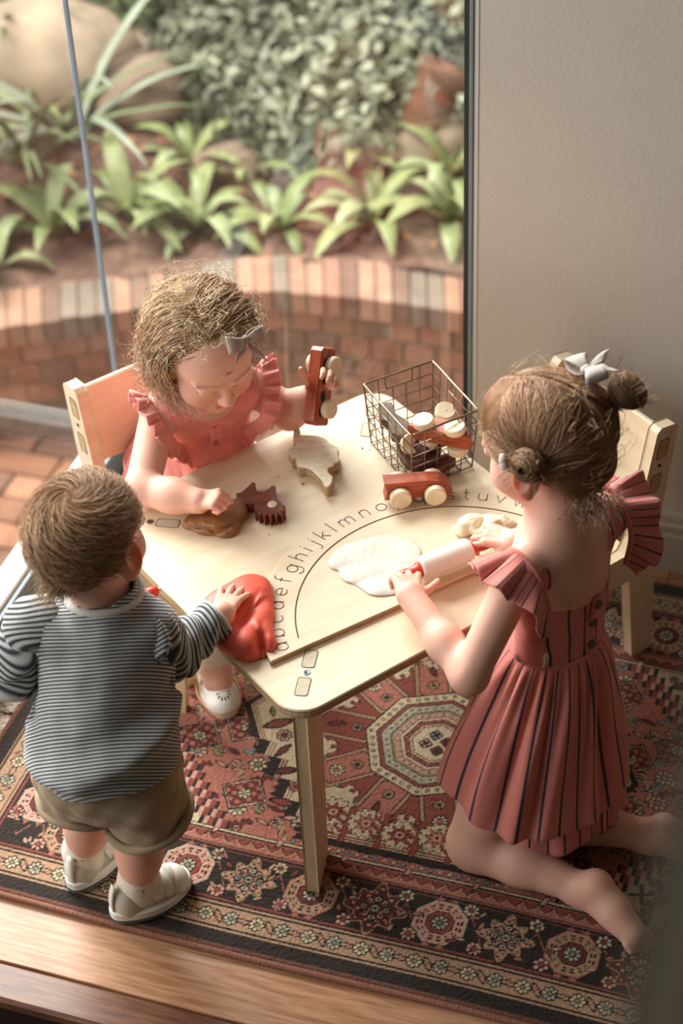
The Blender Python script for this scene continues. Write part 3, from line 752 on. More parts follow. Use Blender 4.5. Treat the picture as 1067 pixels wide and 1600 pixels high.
# wire basket
m_wire = mat('bronze wire', '#8f7762', .32, .1, 40, metal=.85)
zr = TZ + .125
rim = [at(*p, zr) for p in ((642, 681), (747, 641), (676, 564), (568, 601))]      # near, right, far, left
cen = sum(rim)/4
def down(p, k=.90): q = cen + (p - cen)*k; q[2] = TZ + .003; return q
bot = [down(p) for p in rim]
bk = empty('wire_basket', (cen[0], cen[1], TZ), (0, 0, 0), 'bronze wire basket filled with wooden toys on the table', 'basket'); bo = np.array((cen[0], cen[1], TZ))
V, F = tube(catmull(sum([[rim[i]*.94 + rim[(i + 1) % 4]*.06, rim[i]*.5 + rim[(i + 1) % 4]*.5, rim[i]*.06 + rim[(i + 1) % 4]*.94] for i in range(4)], []), 5, True), .0021, 7, True); mk('rim', V, F, m_wire, bk, True, bo)
lv = [0, .2, .4, .6, .8]
for i in range(4):
    a, b, c, d = rim[i], rim[(i + 1) % 4], bot[i], bot[(i + 1) % 4]; nv = 5 if i % 2 == 0 else 6
    for k in range(nv):
        t = k/nv; top = a + (b - a)*t; lo = c + (d - c)*t
        if i % 2 == 0 and k in (2, 3): top = top + (lo - top)*.2
        V, F = tube([top, lo], .0011 if k else .0016, 5); mk('wire', V, F, m_wire, bk, True, bo)
    for l in lv:
        if l == .2 or l > .2 or l == 0:
            P0, P1 = c + (a - c)*l, d + (b - d)*l; V, F = tube([P0, P1], .0011, 5); mk('wire', V, F, m_wire, bk, True, bo)
    if i % 2 == 0:
        h = [a + (b - a)*.30, a + (b - a)*.31 + ((c - a)*.75 + (d - b)*.25)*.19, a + (b - a)*.69 + ((c - a)*.25 + (d - b)*.75)*.19, a + (b - a)*.70]
        V, F = tube(catmull([h[0], h[1]*.85 + h[0]*.15, h[1]*.9 + h[2]*.1, h[2]*.9 + h[1]*.1, h[2]*.85 + h[3]*.15, h[3]], 4), .0017, 6); mk('handle', V, F, m_wire, bk, True, bo)
for k in range(1, 6):
    t = k/6; V, F = tube([bot[0] + (bot[3] - bot[0])*t, bot[1] + (bot[2] - bot[1])*t], .0011, 5); mk('wire', V, F, m_wire, bk, True, bo)
for k in range(1, 5):
    t = k/5; V, F = tube([bot[0] + (bot[1] - bot[0])*t, bot[3] + (bot[2] - bot[3])*t], .0011, 5); mk('wire', V, F, m_wire, bk, True, bo)
# toys in the basket
q1, q2 = at(648, 650, .555), at(700, 664, .555); ax = q2 - q1; upv = np.array((.10, -.25, .95)); mid = (q1 + q2)/2
toycar('toy_car', 'red wooden toy car lying on its side on top in the wire basket', mat3(mid + np.array((.004, -.024, -.03)), ax + np.array((0, 0, .004)), np.array((.35, .88, .10))), coupe, m_red, .03, ((-.028, .004), (.030, .004)), [(.022, .034, .010, .007)])
def outline(name, label, pts, zt, th, m, cat='toy', group=None, smooth=2):
    P = np.array([at(px, py, zt)[:2] for px, py in pts]); 
    if smooth: P = catmull(P, smooth, True)
    area2 = sum(P[i, 0]*P[(i + 1) % len(P), 1] - P[(i + 1) % len(P), 0]*P[i, 1] for i in range(len(P)))
    if area2 < 0: P = P[::-1]
    c = P.mean(0); t = empty(name, (c[0], c[1], zt - th), (0, 0, 0), label, cat, group)
    V, F = prism(P - c, .0003, th, .0012); mk('body', V, F, m, t); return t, c
bcx = [(592, 634), (612, 628), (618, 645), (640, 660), (632, 680), (612, 676), (606, 658), (594, 655)]
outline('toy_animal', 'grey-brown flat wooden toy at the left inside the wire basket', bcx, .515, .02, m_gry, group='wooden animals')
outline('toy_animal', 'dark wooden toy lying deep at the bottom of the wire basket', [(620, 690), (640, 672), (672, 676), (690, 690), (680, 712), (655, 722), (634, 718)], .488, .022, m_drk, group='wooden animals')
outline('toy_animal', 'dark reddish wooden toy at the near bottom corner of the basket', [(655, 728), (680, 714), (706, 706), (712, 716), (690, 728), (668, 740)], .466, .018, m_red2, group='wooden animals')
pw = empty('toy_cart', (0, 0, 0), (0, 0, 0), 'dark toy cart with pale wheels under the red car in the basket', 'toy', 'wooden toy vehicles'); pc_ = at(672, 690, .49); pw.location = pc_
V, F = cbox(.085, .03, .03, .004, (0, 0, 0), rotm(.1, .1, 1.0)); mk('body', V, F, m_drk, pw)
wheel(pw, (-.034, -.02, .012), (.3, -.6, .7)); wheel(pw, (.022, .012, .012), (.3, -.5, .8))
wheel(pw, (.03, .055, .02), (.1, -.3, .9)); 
# flat dinosaurs
k = 1/2.808; X = lambda L: [(180 + x*k, 420 + y*k) for x, y in L]
m_lay = wood('layered pale ply', '#ecdfca', '#d9c6a8', 22, (2, 8, 2), .5, .02, .35)
t, c = outline('toy_dinosaur', 'pale plywood dinosaur lying flat near the far table edge', X([(783, 708), (797, 690), (811, 704), (806, 726), (838, 728), (878, 730), (905, 736), (925, 744), (934, 758), (950, 768), (972, 778), (980, 794), (977, 812), (985, 830), (978, 848), (962, 852), (956, 866), (938, 872), (932, 884), (940, 898), (954, 908), (950, 935), (934, 958), (918, 952), (905, 925), (882, 902), (862, 882), (836, 872), (808, 872), (796, 858), (792, 834), (776, 834), (772, 816), (762, 806), (764, 786), (790, 776), (782, 742)]), TZ + .022, .022, m_lay, group='wooden animals')
me = t.children[0].data; me.materials.append(m_edge2)
for p in me.polygons: p.material_index = 0 if abs(p.normal.z) > .7 else 1
for zz in (.005, .0105, .016):
    Vv = np.array([v.co[:] for v in me.vertices]); n = len(Vv)//4; ring = Vv[n:2*n].copy(); ring[:, 2] = zz; cc = ring.mean(0); V, F = tube(ring, .0006, 4, True); mk('ply_layer', V, F, mat('ply line', '#9c8464', .7, .1, 30), t)
t, c = outline('toy_dinosaur', 'dark red wooden dinosaur lying flat beside the brown dough', X([(530, 985), (556, 976), (585, 950), (600, 935), (614, 938), (617, 958), (622, 976), (650, 977), (672, 962), (688, 948), (703, 952), (706, 972), (706, 1003), (722, 1018), (736, 1030), (746, 1040), (738, 1050), (747, 1060), (730, 1064), (734, 1078), (714, 1070), (708, 1086), (692, 1073), (682, 1090), (668, 1074), (655, 1088), (645, 1072), (632, 1080), (627, 1064), (612, 1066), (614, 1046), (608, 1030), (575, 1028), (545, 1014), (532, 1000)]), TZ + .02, .02, m_red2, group='wooden animals', smooth=1)
V, F = lathe([(.0085, -.002), (.0085, .0015), (.007, .003), (.002, .0035)], 20); e = at(180 + 690*k, 420 + 1035*k, TZ + .02); mk('eye', V + e - np.array(t.location), F, m_whl, t, True)

# ================================================================ play dough
def dough(name, label, col, blobs, floor_z, k=.014, noise=.0012, nf=9, seed=1, extra=None, sss=.12, rough=.5, h=.0015):
    C = [at(b[0], b[1], b[2]) for b in blobs]; R = max(max(b[3:6]) for b in blobs) + .012
    lo, hi = np.min(C, 0) - R, np.max(C, 0) + R; lo[2] = floor_z - .006
    v = Vol(lo, hi, h)
    for b, c in zip(blobs, C):
        v.ell(c, b[3:6], rotm(0, 0, b[6] if len(b) > 6 else 0), k, b[7] if len(b) > 7 else '+')
    if extra: extra(v)
    v.displace(lambda P: noise*vnoise(P, nf, seed) + noise*.5*vnoise(P, nf*2.7, seed + 1))
    v.half((0, 0, floor_z), (0, 0, -1), k=.004); V, F = v.mesh(); c = (lo + hi)/2; c[2] = floor_z
    m = mat(name + ' ' + str(seed), col, rough, .12, 30, .25, 160, sss=sss, ssr=(.006, .003, .002))
    o = mk('dough', V - c, F, m, None, True, loc=c); o.name = name; return tag(o, label, 'dough', 'lumps of play dough on the table')
dough('play_dough', 'big flattened coral red play dough under the toddler\'s hand', '#e8604c', [
    (392, 922, TZ + .010, .030, .030, .018, .4), (372, 938, TZ + .009, .048, .030, .017, .5), (348, 945, TZ + .008, .036, .026, .013, .6), (398, 955, TZ + .011, .030, .040, .019),
    (380, 975, TZ + .011, .042, .036, .020, .3), (396, 998, TZ + .014, .032, .032, .023), (366, 992, TZ + .009, .034, .026, .016, -.6), (380, 1008, TZ + .010, .034, .020, .019, -.5), (405, 1010, TZ + .012, .019, .017, .023),
    (410, 1004, TZ + .030, .0055, .018, .020, .2, '-'), (384, 962, TZ + .031, .004, .02, .008, -.5, '-')], TZ + .0005, .026, .0012, 6, 2, sss=.25)
dough('play_dough', 'rolled-out sheet of white play dough on the letter board', '#dfdbcf', [
    (545, 872, zb, .032, .03, .0055), (572, 862, zb, .04, .03, .006), (600, 858, zb, .045, .035, .0055), (625, 868, zb, .035, .04, .006), (622, 895, zb, .036, .035, .0055), (590, 900, zb, .05, .04, .0055),
    (570, 885, zb, .045, .035, .006), (600, 920, zb, .036, .022, .005), (640, 862, zb, .02, .024, .005), (530, 880, zb, .020, .018, .0065, .5), (548, 900, zb, .02, .018, .005)], zb + .0003, .006, .0007, 9, 3, sss=.3)
dough('play_dough', 'crumpled lump of cream dough at the far side of the letter board', '#e6d9bf', [
    (735, 818, zb + .010, .022, .016, .016, .5), (722, 828, zb + .006, .012, .014, .010), (760, 822, zb + .013, .022, .018, .018), (780, 822, zb + .012, .022, .018, .017), (796, 826, zb + .008, .016, .014, .011), (752, 828, zb + .010, .016, .012, .014),
    (768, 818, zb + .026, .012, .010, .008), (748, 818, zb + .022, .014, .004, .010, .9, '-'), (786, 826, zb + .022, .004, .012, .010, .3, '-')], zb + .0003, .008, .0028, 14, 4, sss=.2)
dough('play_dough', 'flattened brown dough under the curly-haired girl\'s fist', '#8f6039', [
    (322, 815, TZ + .006, .036, .022, .011), (345, 810, TZ + .008, .036, .024, .014), (362, 800, TZ + .008, .026, .030, .013), (300, 818, TZ + .004, .018, .014, .008), (335, 828, TZ + .006, .036, .012, .010, -.15), (358, 828, TZ + .005, .022, .012, .012, .6), (374, 792, TZ + .005, .014, .016, .009),
    (318, 824, TZ + .013, .034, .0035, .006, -.35, '-'), (352, 822, TZ + .017, .026, .004, .008, .35, '-')], TZ + .0005, .007, .002, 13, 5, sss=.08)
# crumbs on the table
g = G()
for px, py, s_ in ((473, 756, .0028), (436, 745, .0014), (566, 700, .0018), (578, 703, .0014), (420, 835, .0014), (452, 862, .0012), (683, 953, .0026), (520, 772, .0012)):
    c = at(px, py, TZ + s_*.6); V, F = cbox(s_*2, s_*1.3, s_*1.2, s_*.5, c, rotm(.2, .1, px)); g.add(V, F)
tag(mk('dough_crumbs', g.V, g.F, mat('dough crumb', '#9a6a44', .8, .3, 200), None), 'tiny brown crumbs of dough scattered on the table top', 'crumbs', kind='stuff')
# ================================================================ rug
HX, HY = .76, .53
RC = W(.595, .53, 0); RH = .002
nxr, nyr = int(2*HX/RH) + 1, int(2*HY/RH) + 1
gx = np.linspace(-HX, HX, nxr)[:, None]*np.ones((1, nyr)); gy = np.linspace(-HY, HY, nyr)[None, :]*np.ones((nxr, 1))
img = np.zeros((nxr, nyr, 3), np.float32)
PAL = {k: np.array(lin(v), np.float32) for k, v in dict(coral='#b26f5f', red='#8c463b', deep='#6a2f29', dark='#2c211b', cream='#d0bd9d', tan='#b18c70', olive='#8b8560', slate='#7f8a8c', pink='#cf9c8b', brown='#6f4436', pale='#b3ac97', blue='#4b5560').items()}
def paint(m, c): img[m] = PAL[c]
def win(cx, cy, r):
    i0, i1 = max(0, int((cx - r + HX)/RH)), min(nxr, int((cx + r + HX)/RH) + 2); j0, j1 = max(0, int((cy - r + HY)/RH)), min(nyr, int((cy + r + HY)/RH) + 2)
    if i1 <= i0 or j1 <= j0: return None
    return (slice(i0, i1), slice(j0, j1)), gx[i0:i1, j0:j1] - cx, gy[i0:i1, j0:j1] - cy
def sub(cx, cy, r, f):
    w = win(cx, cy, r)
    if w is None: return
    sl, x, y = w; t = img[sl]
    def p(m, c): t[m] = PAL[c]
    f(x, y, p)
def rot(x, y, a): return x*cos(a) + y*sin(a), -x*sin(a) + y*cos(a)
def oct_(x, y): return np.maximum(np.maximum(np.abs(x), np.abs(y)), (np.abs(x) + np.abs(y))*.7071)
def flower(cx, cy, r, n=8, pet='cream', mid='red', out='dark', a0=0):
    def f(x, y, p):
        d = np.hypot(x, y); th = np.arctan2(y, x) + a0; s = .5 + .5*np.cos(n*th)
        p(d < r*(.85 + .2*s) + .0022, out); p((d < r*(.8 + .2*s)) & (s > .22), pet); p(d < r*.45, out); p(d < r*.32, mid)
    sub(cx, cy, r*1.5, f)
def star(cx, cy, r, n=8, c='red'):
    def f(x, y, p):
        d = np.hypot(x, y); th = np.arctan2(y, x); s = np.abs(((th*n/(2*pi)) % 1) - .5)*2; e = r*(.42 + .58*s)
        p(d < e + .003, 'dark'); p(d < e, c); p(d < r*.35, 'pink'); p(d < r*.16, 'dark')
    sub(cx, cy, r*1.3, f)
def hexa(x, y, L, w): return np.maximum(np.abs(y)/w, (np.abs(x) + .55*np.abs(y) - 0)/L)
def leafm(cx, cy, r, a, c='tan', out='dark'):
    def f(x, y, p):
        x, y = rot(x, y, a); d = (np.abs(x)/r)**1.5 + (np.abs(y)/(r*.38))**1.5; p(d < 1.35, out); p(d < .75, c)
    sub(cx, cy, r*1.6, f)
ed = np.minimum(HX - np.abs(gx), HY - np.abs(gy))
paint(ed >= 0, 'brown'); paint(ed > .012, 'dark'); paint(ed > .037, 'tan'); paint(ed > .040, 'dark'); paint(ed > .044, 'tan'); paint(ed > .084, 'dark'); paint(ed > .087, 'tan'); paint(ed > .090, 'dark')
paint(ed > .202, 'coral'); paint(ed > .205, 'dark'); paint(ed > .208, 'coral'); paint(ed > .231, 'dark'); paint(ed > .234, 'cream'); paint(ed > .238, 'dark'); paint(ed > .2405, 'coral')
# running zigzag of the inner guard
def along(): 
    hor = (HY - np.abs(gy)) <= (HX - np.abs(gx)); return np.where(hor, gx, gy), ed
al, e_ = along(); z = np.abs(((al/.026) % 1) - .5)*2
m = (e_ > .210) & (e_ < .2295); t = (e_ - .210)/.0195
img[m & (np.abs(t - z) < .12)] = PAL['dark']; img[m & (np.abs(t - z) >= .12) & (t > z)] = PAL['red']; img[m & (np.abs(t - z*.5 - .02) < .10) & (z < .8)] = PAL['tan']
m = (e_ > .092) & (e_ < .201); q = (np.abs(((al/.0545) % 1) - .5)*2*.05 + .122); img[m & (np.abs(e_ - q) < .0016)] = PAL['coral']; img[m & (np.abs(e_ - .097) < .0014)] = PAL['red']; img[m & (np.abs(e_ - .196) < .0014)] = PAL['red']
def octm(cx, cy, ring, core):
    def f(x, y, p):
        o = oct_(x, y); p(o < .045, 'dark'); p(o < .043, 'pale' if ring == 'pink' else 'coral'); p(o < .0405, ring); g = (np.abs(((np.arctan2(y, x)*16/(2*pi)) % 1) - .5) < .24) & (np.abs(o - .032) < .0042); p(g, 'dark'); p(g & (np.abs(o - .032) < .0018), ring); p(o < .0235, 'dark'); p(o < .0215, core); 
    sub(cx, cy, .05, f); flower(cx, cy, .0135, 8, 'pale', 'olive', 'dark')
    for s in (-1, 1):
        for t in (-1, 1):
            def g2(x, y, p, s=s, t=t): p((np.abs(x) < .0016) & (np.abs(y) < .007), 'coral'); p((np.abs(y) < .0016) & (np.abs(x) < .006), 'coral')
            sub(cx + s*.012, cy + t*.047, .01, g2)
def cluster(cx, cy, c):
    def f(x, y, p):
        d = np.hypot(x, y); th = np.arctan2(y, x); e = .040 + .0075*np.cos(8*th) + .004*np.cos(4*th); p(d < e + .0035, 'tan' if c == 'deep' else 'dark'); p(d < e, 'dark' if c != 'deep' else 'deep'); p(d < e - .0025, c)
        h = (np.sin(x*520) * np.sin(y*520) > .25) & (d < e - .006); p(h, 'dark'); h = (np.sin(x*330 + 1) * np.sin(y*330 + .6) > .55) & (d < e - .006); p(h, 'pink')
    sub(cx, cy, .06, f)
    for k in range(8): a = k*pi/4; flower(cx + .019*cos(a), cy + .019*sin(a), .0055, 6, ('pale', 'pink')[k % 2], 'dark')
    flower(cx, cy, .008, 8, 'pale', 'dark')
def bpos(kind):
    o = -.102 if kind == 0 else .007
    return [o + .218*k for k in range(-5, 6)]
for s in (-1, 1):
    for kind in (0, 1):
        for i, x in enumerate(bpos(kind)):
            if abs(x) < .64:
                y = s*(HY - .148)
                if kind == 0: octm(x, y, ('pink', 'tan', 'pink', 'tan')[i % 4] if i % 2 else ('pink', 'pink')[i % 2], ('red', 'deep')[i % 2])
                else: cluster(x, y, ('tan', 'deep')[i % 2])
            yy = x - .227 if kind == 0 else x - .227
            if abs(yy) < .42:
                xx = s*(HX - .148)
                if kind == 0: octm(xx, yy, ('tan', 'pink')[i % 2], ('red', 'deep')[i % 2])
                else: cluster(xx, yy, ('deep', 'tan')[i % 2])
    for k in range(-7, 8):
        x = k*.109 - .0475
        for e, c, pc in ((.113, 'tan', 'pink'), (.186, 'pink', 'cream')):
            if abs(x) < .66: flower(x + (.012 if e < .15 else -.012), s*(HY - e), .0125, 6 + k % 3, pc, 'red', 'dark', .3)
            if abs(x) < .42: flower(s*(HX - e), x + .012, .0125, 7, pc, 'red', 'dark', .3)
        for j in range(5):
            a = nr.uniform(0, 3.1); 
            if abs(x) < .66: leafm(x + nr.uniform(-.03, .03), s*(HY - nr.uniform(.105, .195)), .009, a, ('tan', 'coral', 'pink', 'red')[j % 4])
            if abs(x) < .42: leafm(s*(HX - nr.uniform(.105, .195)), x + nr.uniform(-.03, .03), .009, a, ('tan', 'coral', 'pink', 'red')[j % 4])
    # outer guard: rosettes and curled leaves
    for k in range(-16, 17):
        x = k*.044 + .01
        if abs(x) < .70:
            flower(x, s*(HY - .064), .0125, 8, 'pale' if k % 2 else 'cream', 'olive', 'dark'); leafm(x + .022, s*(HY - .064), .0135, s*1.0 + (k % 2)*.9, 'tan'); leafm(x + .022, s*(HY - .064), .006, -s*.7, 'coral')
        if abs(x) < .475:
            flower(s*(HX - .064), x, .0125, 8, 'pale' if k % 2 else 'cream', 'olive', 'dark'); leafm(s*(HX - .064), x + .022, .0135, .4 + (k % 2)*1.2, 'tan')
# field with sprays, then spandrels and medallion
FX, FY = HX - .2405, HY - .2405
infield = ed > .2405
for cx, cy in [(sx*(.055 + .115*i), sy*(.03 + .105*j)) for i in range(5) for j in range(3) for sx in (-1, 1) for sy in (-1, 1)]:
    if abs(cx) > FX or abs(cy) > FY: continue
    flower(cx, cy, .0165, 8, ('cream', 'pink', 'pale')[int(abs(cx*1000)) % 3], 'olive', 'dark')
    for q in range(4):
        a = q*pi/2 + .5
        def f(x, y, p, a=a, q=q):
            d = np.hypot(x, y); th = (np.arctan2(y, x) - a + pi) % (2*pi) - pi; r = .036 + .004*np.cos(14*th); m = (np.abs(d - r) < .0055) & (np.abs(th) < .5); p((np.abs(d - r) < .0072) & (np.abs(th) < .56), 'dark'); p(m, ('olive', 'slate', 'tan', 'deep')[q])
        sub(cx, cy, .055, f)
    for q in range(4): a = q*pi/2 + 1.25; leafm(cx + .055*cos(a), cy + .055*sin(a), .0125, a, ('cream', 'deep', 'pink', 'tan')[q]); flower(cx + .045*cos(a + .65), cy + .045*sin(a + .65), .0065, 5, 'pink', 'deep')
for sx in (-1, 1):
    for sy in (-1, 1):
        for (cx, cy) in ((.285, .205), (.41, .10), (.335, .055)):
            def f(x, y, p, sx=sx, sy=sy):
                x, y = rot(x, y, .55*sx*sy); q = np.maximum(np.abs(x), np.abs(y)*1.15); p(q < .035, 'dark'); p(q < .0325, 'cream'); ck = (((x + y)*500).astype(int) % 2 == 0); p((q > .030) & (q < .035) & ck, 'dark'); p(q < .030, 'deep'); p((q < .028) & (np.sin(x*300)*np.sin(y*300) > .2), 'coral')
            sub(sx*cx, sy*cy, .06, f); flower(sx*cx, sy*cy, .011, 6, 'cream', 'olive')
st = .018
ax_, ay_ = np.abs(gx), np.abs(gy)
sp = (FX - ax_)/.20 + np.floor((FY - ay_)/st)*st/.22
for lim, c in ((1.18, 'dark'), (1.15, 'red'), (1.10, 'pink'), (1.06, 'dark'), (1.03, 'red'), (.98, 'pink'), (.94, 'dark'), (.90, 'cream')): img[infield & (sp < lim)] = PAL[c]
for sx in (-1, 1):
    for sy in (-1, 1):
        for k, (dx, dy, c) in enumerate(((.03, .03, 'deep'), (.09, .025, 'olive'), (.03, .085, 'pink'), (.06, .06, 'dark'), (.13, .03, 'red'), (.025, .135, 'olive'), (.075, .1, 'pink'))):
            leafm(sx*(FX - dx), sy*(FY - dy), .022, sx*sy*(.8 + k*.7), c); flower(sx*(FX - dx - .018), sy*(FY - dy + .012), .007, 6, 'pink', 'deep')
        for dd in (.045, .075, .105):
            def f(x, y, p): m = (np.abs(x + y*.2) < .004) | (np.abs(y - x*.3) < .003); p(m & (np.hypot(x, y) < .022), 'dark')
            sub(sx*(FX - dd), sy*(FY - .11 + dd*.5), .03, f)
# medallion
stp = .044; ys = np.floor(ay_/stp + .5)*stp
bx_ = .352 - .20*np.clip(ys, 0, .28)/.265
bx_ = np.where(ay_ < .075, .352 - .62*ay_, bx_)
md = np.minimum(bx_ - ax_, .262 - ay_)
tooth = .010*np.abs(((ay_/.016) % 1) - .5)*2
for lim, c in ((-.016, None),): pass
img[(md > -.015 - tooth) & (md < 0) & (ay_ > .05) & (ay_ < .262)] = PAL['dark']
for lim, c in ((-.010, 'dark'), (.003, 'cream'), (.006, 'red'), (.009, 'cream'), (.012, 'red'), (.0145, 'cream')): img[md > lim] = PAL[c]
img[(ay_ > .2625) & (ay_ < .275) & (ax_ < .17)] = PAL['dark']
# motifs on the cream ground
for sx in (-1, 1):
    for sy in (-1, 1):
        for (cx, cy, r, a, c) in ((.285, .03, .026, .6, 'red'), (.255, .09, .018, 1.1, 'deep'), (.305, .005, .012, 2, 'olive'), (.235, .135, .022, .4, 'deep'), (.215, .205, .022, 0, 'red'), (.19, .235, .014, .3, 'pink'), (.12, .24, .012, 2.6, 'pink'), (.04, .243, .012, .5, 'olive')):
            leafm(sx*cx, sy*cy, r, sx*sy*a, c)
        flower(sx*.265, sy*.055, .013, 8, 'pink', 'deep'); flower(sx*.205, sy*.165, .011, 8, 'coral', 'deep')
        for (cx, cy) in ((.0, .19), (.075, .185), (.145, .165)): pass
rr_ = np.hypot(gx, gy*1.0); th_ = np.arctan2(gy, gx)
rb_ = .198 + .022*np.cos(10*th_) + .006*np.sign(np.cos(60*th_))
img[(rr_ < rb_ + .004) & (md > .016)] = PAL['dark']; img[(rr_ < rb_) & (md > .016)] = PAL['red']
for k in range(10):
    a = 2*pi*k/10 + (0 if 1 else 0); cx, cy = .166*cos(a), .166*sin(a); L, w_ = (.052, .029)
    def f(x, y, p, a=a, k=k):
        x, y = rot(x, y, a); h = hexa(x, y, L*1.25, w_*1.2); p(h < 1, 'dark'); h = hexa(x, y, L*1.2, w_*1.12); p(h < 1, 'tan'); h = hexa(x, y, L*1.08, w_*.93); p(h < 1, 'dark'); h = hexa(x, y, L*1.02, w_*.85); p(h < 1, ('coral', 'coral', 'red')[k % 3])
    sub(cx, cy, .085, f); flower(cx - .02*cos(a), cy - .02*sin(a), .0095, 8, 'tan', 'dark'); 
    if k % 2: leafm(cx + .018*cos(a), cy + .018*sin(a), .016, a + .3, 'deep')
    else: flower(cx + .018*cos(a), cy + .018*sin(a), .013, 9, 'cream', 'coral')
for s in (-1, 1):
    for k in range(-2, 3):
        x = k*.062; y = s*(.222 - .010*abs(k)); 
        def f0(xx, yy, p): o = oct_(xx, yy); z = .0285 + .002*np.sign(np.sin(np.arctan2(yy, xx)*14)); p(o < z + .0025, 'dark'); p(o < z, 'cream')
        sub(x, y, .034, f0); star(x, y, .021, 8, 'coral' if k % 2 else 'red')
        xt = x + .031
        def f(xx, yy, p, s=s):
            yy = yy*s; m = (np.abs(xx) < .0052) & (np.abs(yy) < .042)
            for o in (-.012, .006, .024): m |= (np.abs(np.abs(xx)*.9 - (yy - o)*-1) < .0042) & (np.abs(xx) < .022)
            p(m, 'deep'); m2 = (np.abs(xx) < .0035) & (np.abs(yy) < .040)
            for o in (-.012, .006, .024): m2 |= (np.abs(np.abs(xx)*.9 - (yy - o)*-1) < .0026) & (np.abs(xx) < .0205)
            p(m2, 'red')
        sub(xt, s*.222, .05, f)
oo = oct_(*rot(gx, gy, pi/8))
th8 = np.arctan2(gy, gx)
for lim, c in ((.122, 'dark'), (.119, 'cream'), (.103, 'dark'), (.1005, 'red'), (.095, 'dark'), (.093, 'pale'), (.079, 'dark'), (.077, 'olive'), (.072, 'pink'), (.063, 'dark'), (.061, 'cream'), (.056, 'dark'), (.054, 'red'), (.045, 'cream'), (.042, 'dark'), (.040, 'cream')): img[oo < lim] = PAL[c]
for rad, n, sz in ((.111, 44, .0042), (.086, 40, .003), (.0675, 34, .0026), (.0495, 20, .0022)):
    for k in range(n):
        a = 2*pi*k/n; b_ = (a - pi/8 + pi/8) % (pi/4) - pi/8; r = rad/cos(b_)*1.0; r = min(r, rad*1.08)
        def f(x, y, p, sz=sz): d = np.hypot(x, y); p(d < sz, 'dark'); p(d < sz*.45, 'cream')
        sub(r*cos(a), r*sin(a), .008, f)
for k in range(4): a = k*pi/2 + .3; flower(.019*cos(a), .019*sin(a), .010, 4, ('deep', 'slate', 'tan', 'deep')[k], 'dark')
# bands between medallion and border at its flat sides: small diamonds
m = (ay_ > .276) & (ay_ < .2885) & (ax_ < .20); zz = np.abs(((gx/.016) % 1) - .5)*2; tt = np.abs((ay_ - .282)/.0065); img[m] = PAL['coral']; img[m & (zz + tt < 1.0)] = PAL['dark']
ki = (np.floor(gx/.016).astype(int) % 3); 
for i, c in enumerate(('pale', 'slate', 'pink')): img[m & (zz + tt < .72) & (ki == i)] = PAL[c]
wear = 1 + .10*vnoise(np.stack([gx, gy, gx*0], -1), 3, 5) + nr.normal(size=(nxr, nyr))*.085
img *= np.clip(wear, .6, 1.35)[..., None]
rz = .0006*nr.normal(size=(nxr, nyr)); rz = np.where(ed < .004, -.004, rz); rz = np.where((ed < .012) & (ed >= .004), .0008 + rz, rz)
P = np.stack([gx, gy + .003*np.sin(gx*7), rz], -1).reshape(-1, 3)
i = np.arange(nxr - 1)[:, None]*nyr + np.arange(nyr - 1)[None, :]; Fq = np.stack([i, i + nyr, i + nyr + 1, i + 1], -1).reshape(-1, 4)
# rim down to the boards
rim_i = np.concatenate([np.arange(nxr)*nyr, (nxr - 1)*nyr + np.arange(1, nyr), (np.arange(nxr - 2, -1, -1))*nyr + nyr - 1, np.arange(nyr - 2, 0, -1)])
low = P[rim_i].copy(); low[:, 2] = FZ + .0003; k = len(P); nrim = len(rim_i); j = np.arange(nrim)
Fs = np.stack([rim_i[j], k + j, k + (j + 1) % nrim, rim_i[(j + 1) % nrim]], 1)
m_rug = mat('knotted wool', '#808080', .95, .22, 420, .6, 700, attr='Col', sheen=.25, spec=.1)
colr = np.concatenate([img.reshape(-1, 3), img.reshape(-1, 3)[rim_i]])
rug = empty('persian_rug', RC, (0, 0, RZ), 'red and dark patterned oriental rug with a cream medallion on the floor', 'rug')
mk('pile', np.concatenate([P, low]), np.concatenate([Fq, Fs]), m_rug, rug, True, attrs={'Col': colr})
m_fr = mat('cotton fringe', '#d9cfbb', .9, .15, 60)
g = G()
for k in range(230):
    y = nr.uniform(-HY, HY); L = nr.uniform(.02, .04); a = nr.uniform(-.7, .7); P2 = [(-HX + .003, y, -.002)]
    for q in range(1, 6): P2.append((-HX - L*q/5, y + a*L*(q/5)**1.5 + .004*sin(q*1.7 + k), -.004 + .004*sin(q*1.1 + k)*(q/5) + .003))
    g.add(*tube(P2, .0011, 4))
mk('fringe', g.V, g.F, m_fr, rug, True, kind='stuff')
V, F = tube([(x, -HY - .002 + .003*sin(x*7), -.0025) for x in np.linspace(-HX, HX, 120)], .0055, 7); mk('binding_cord', V, F, mat('binding cord', '#8a5a48', .9, .4, 300, .6, 300, stretch=(1, .1, .1)), rug, True)
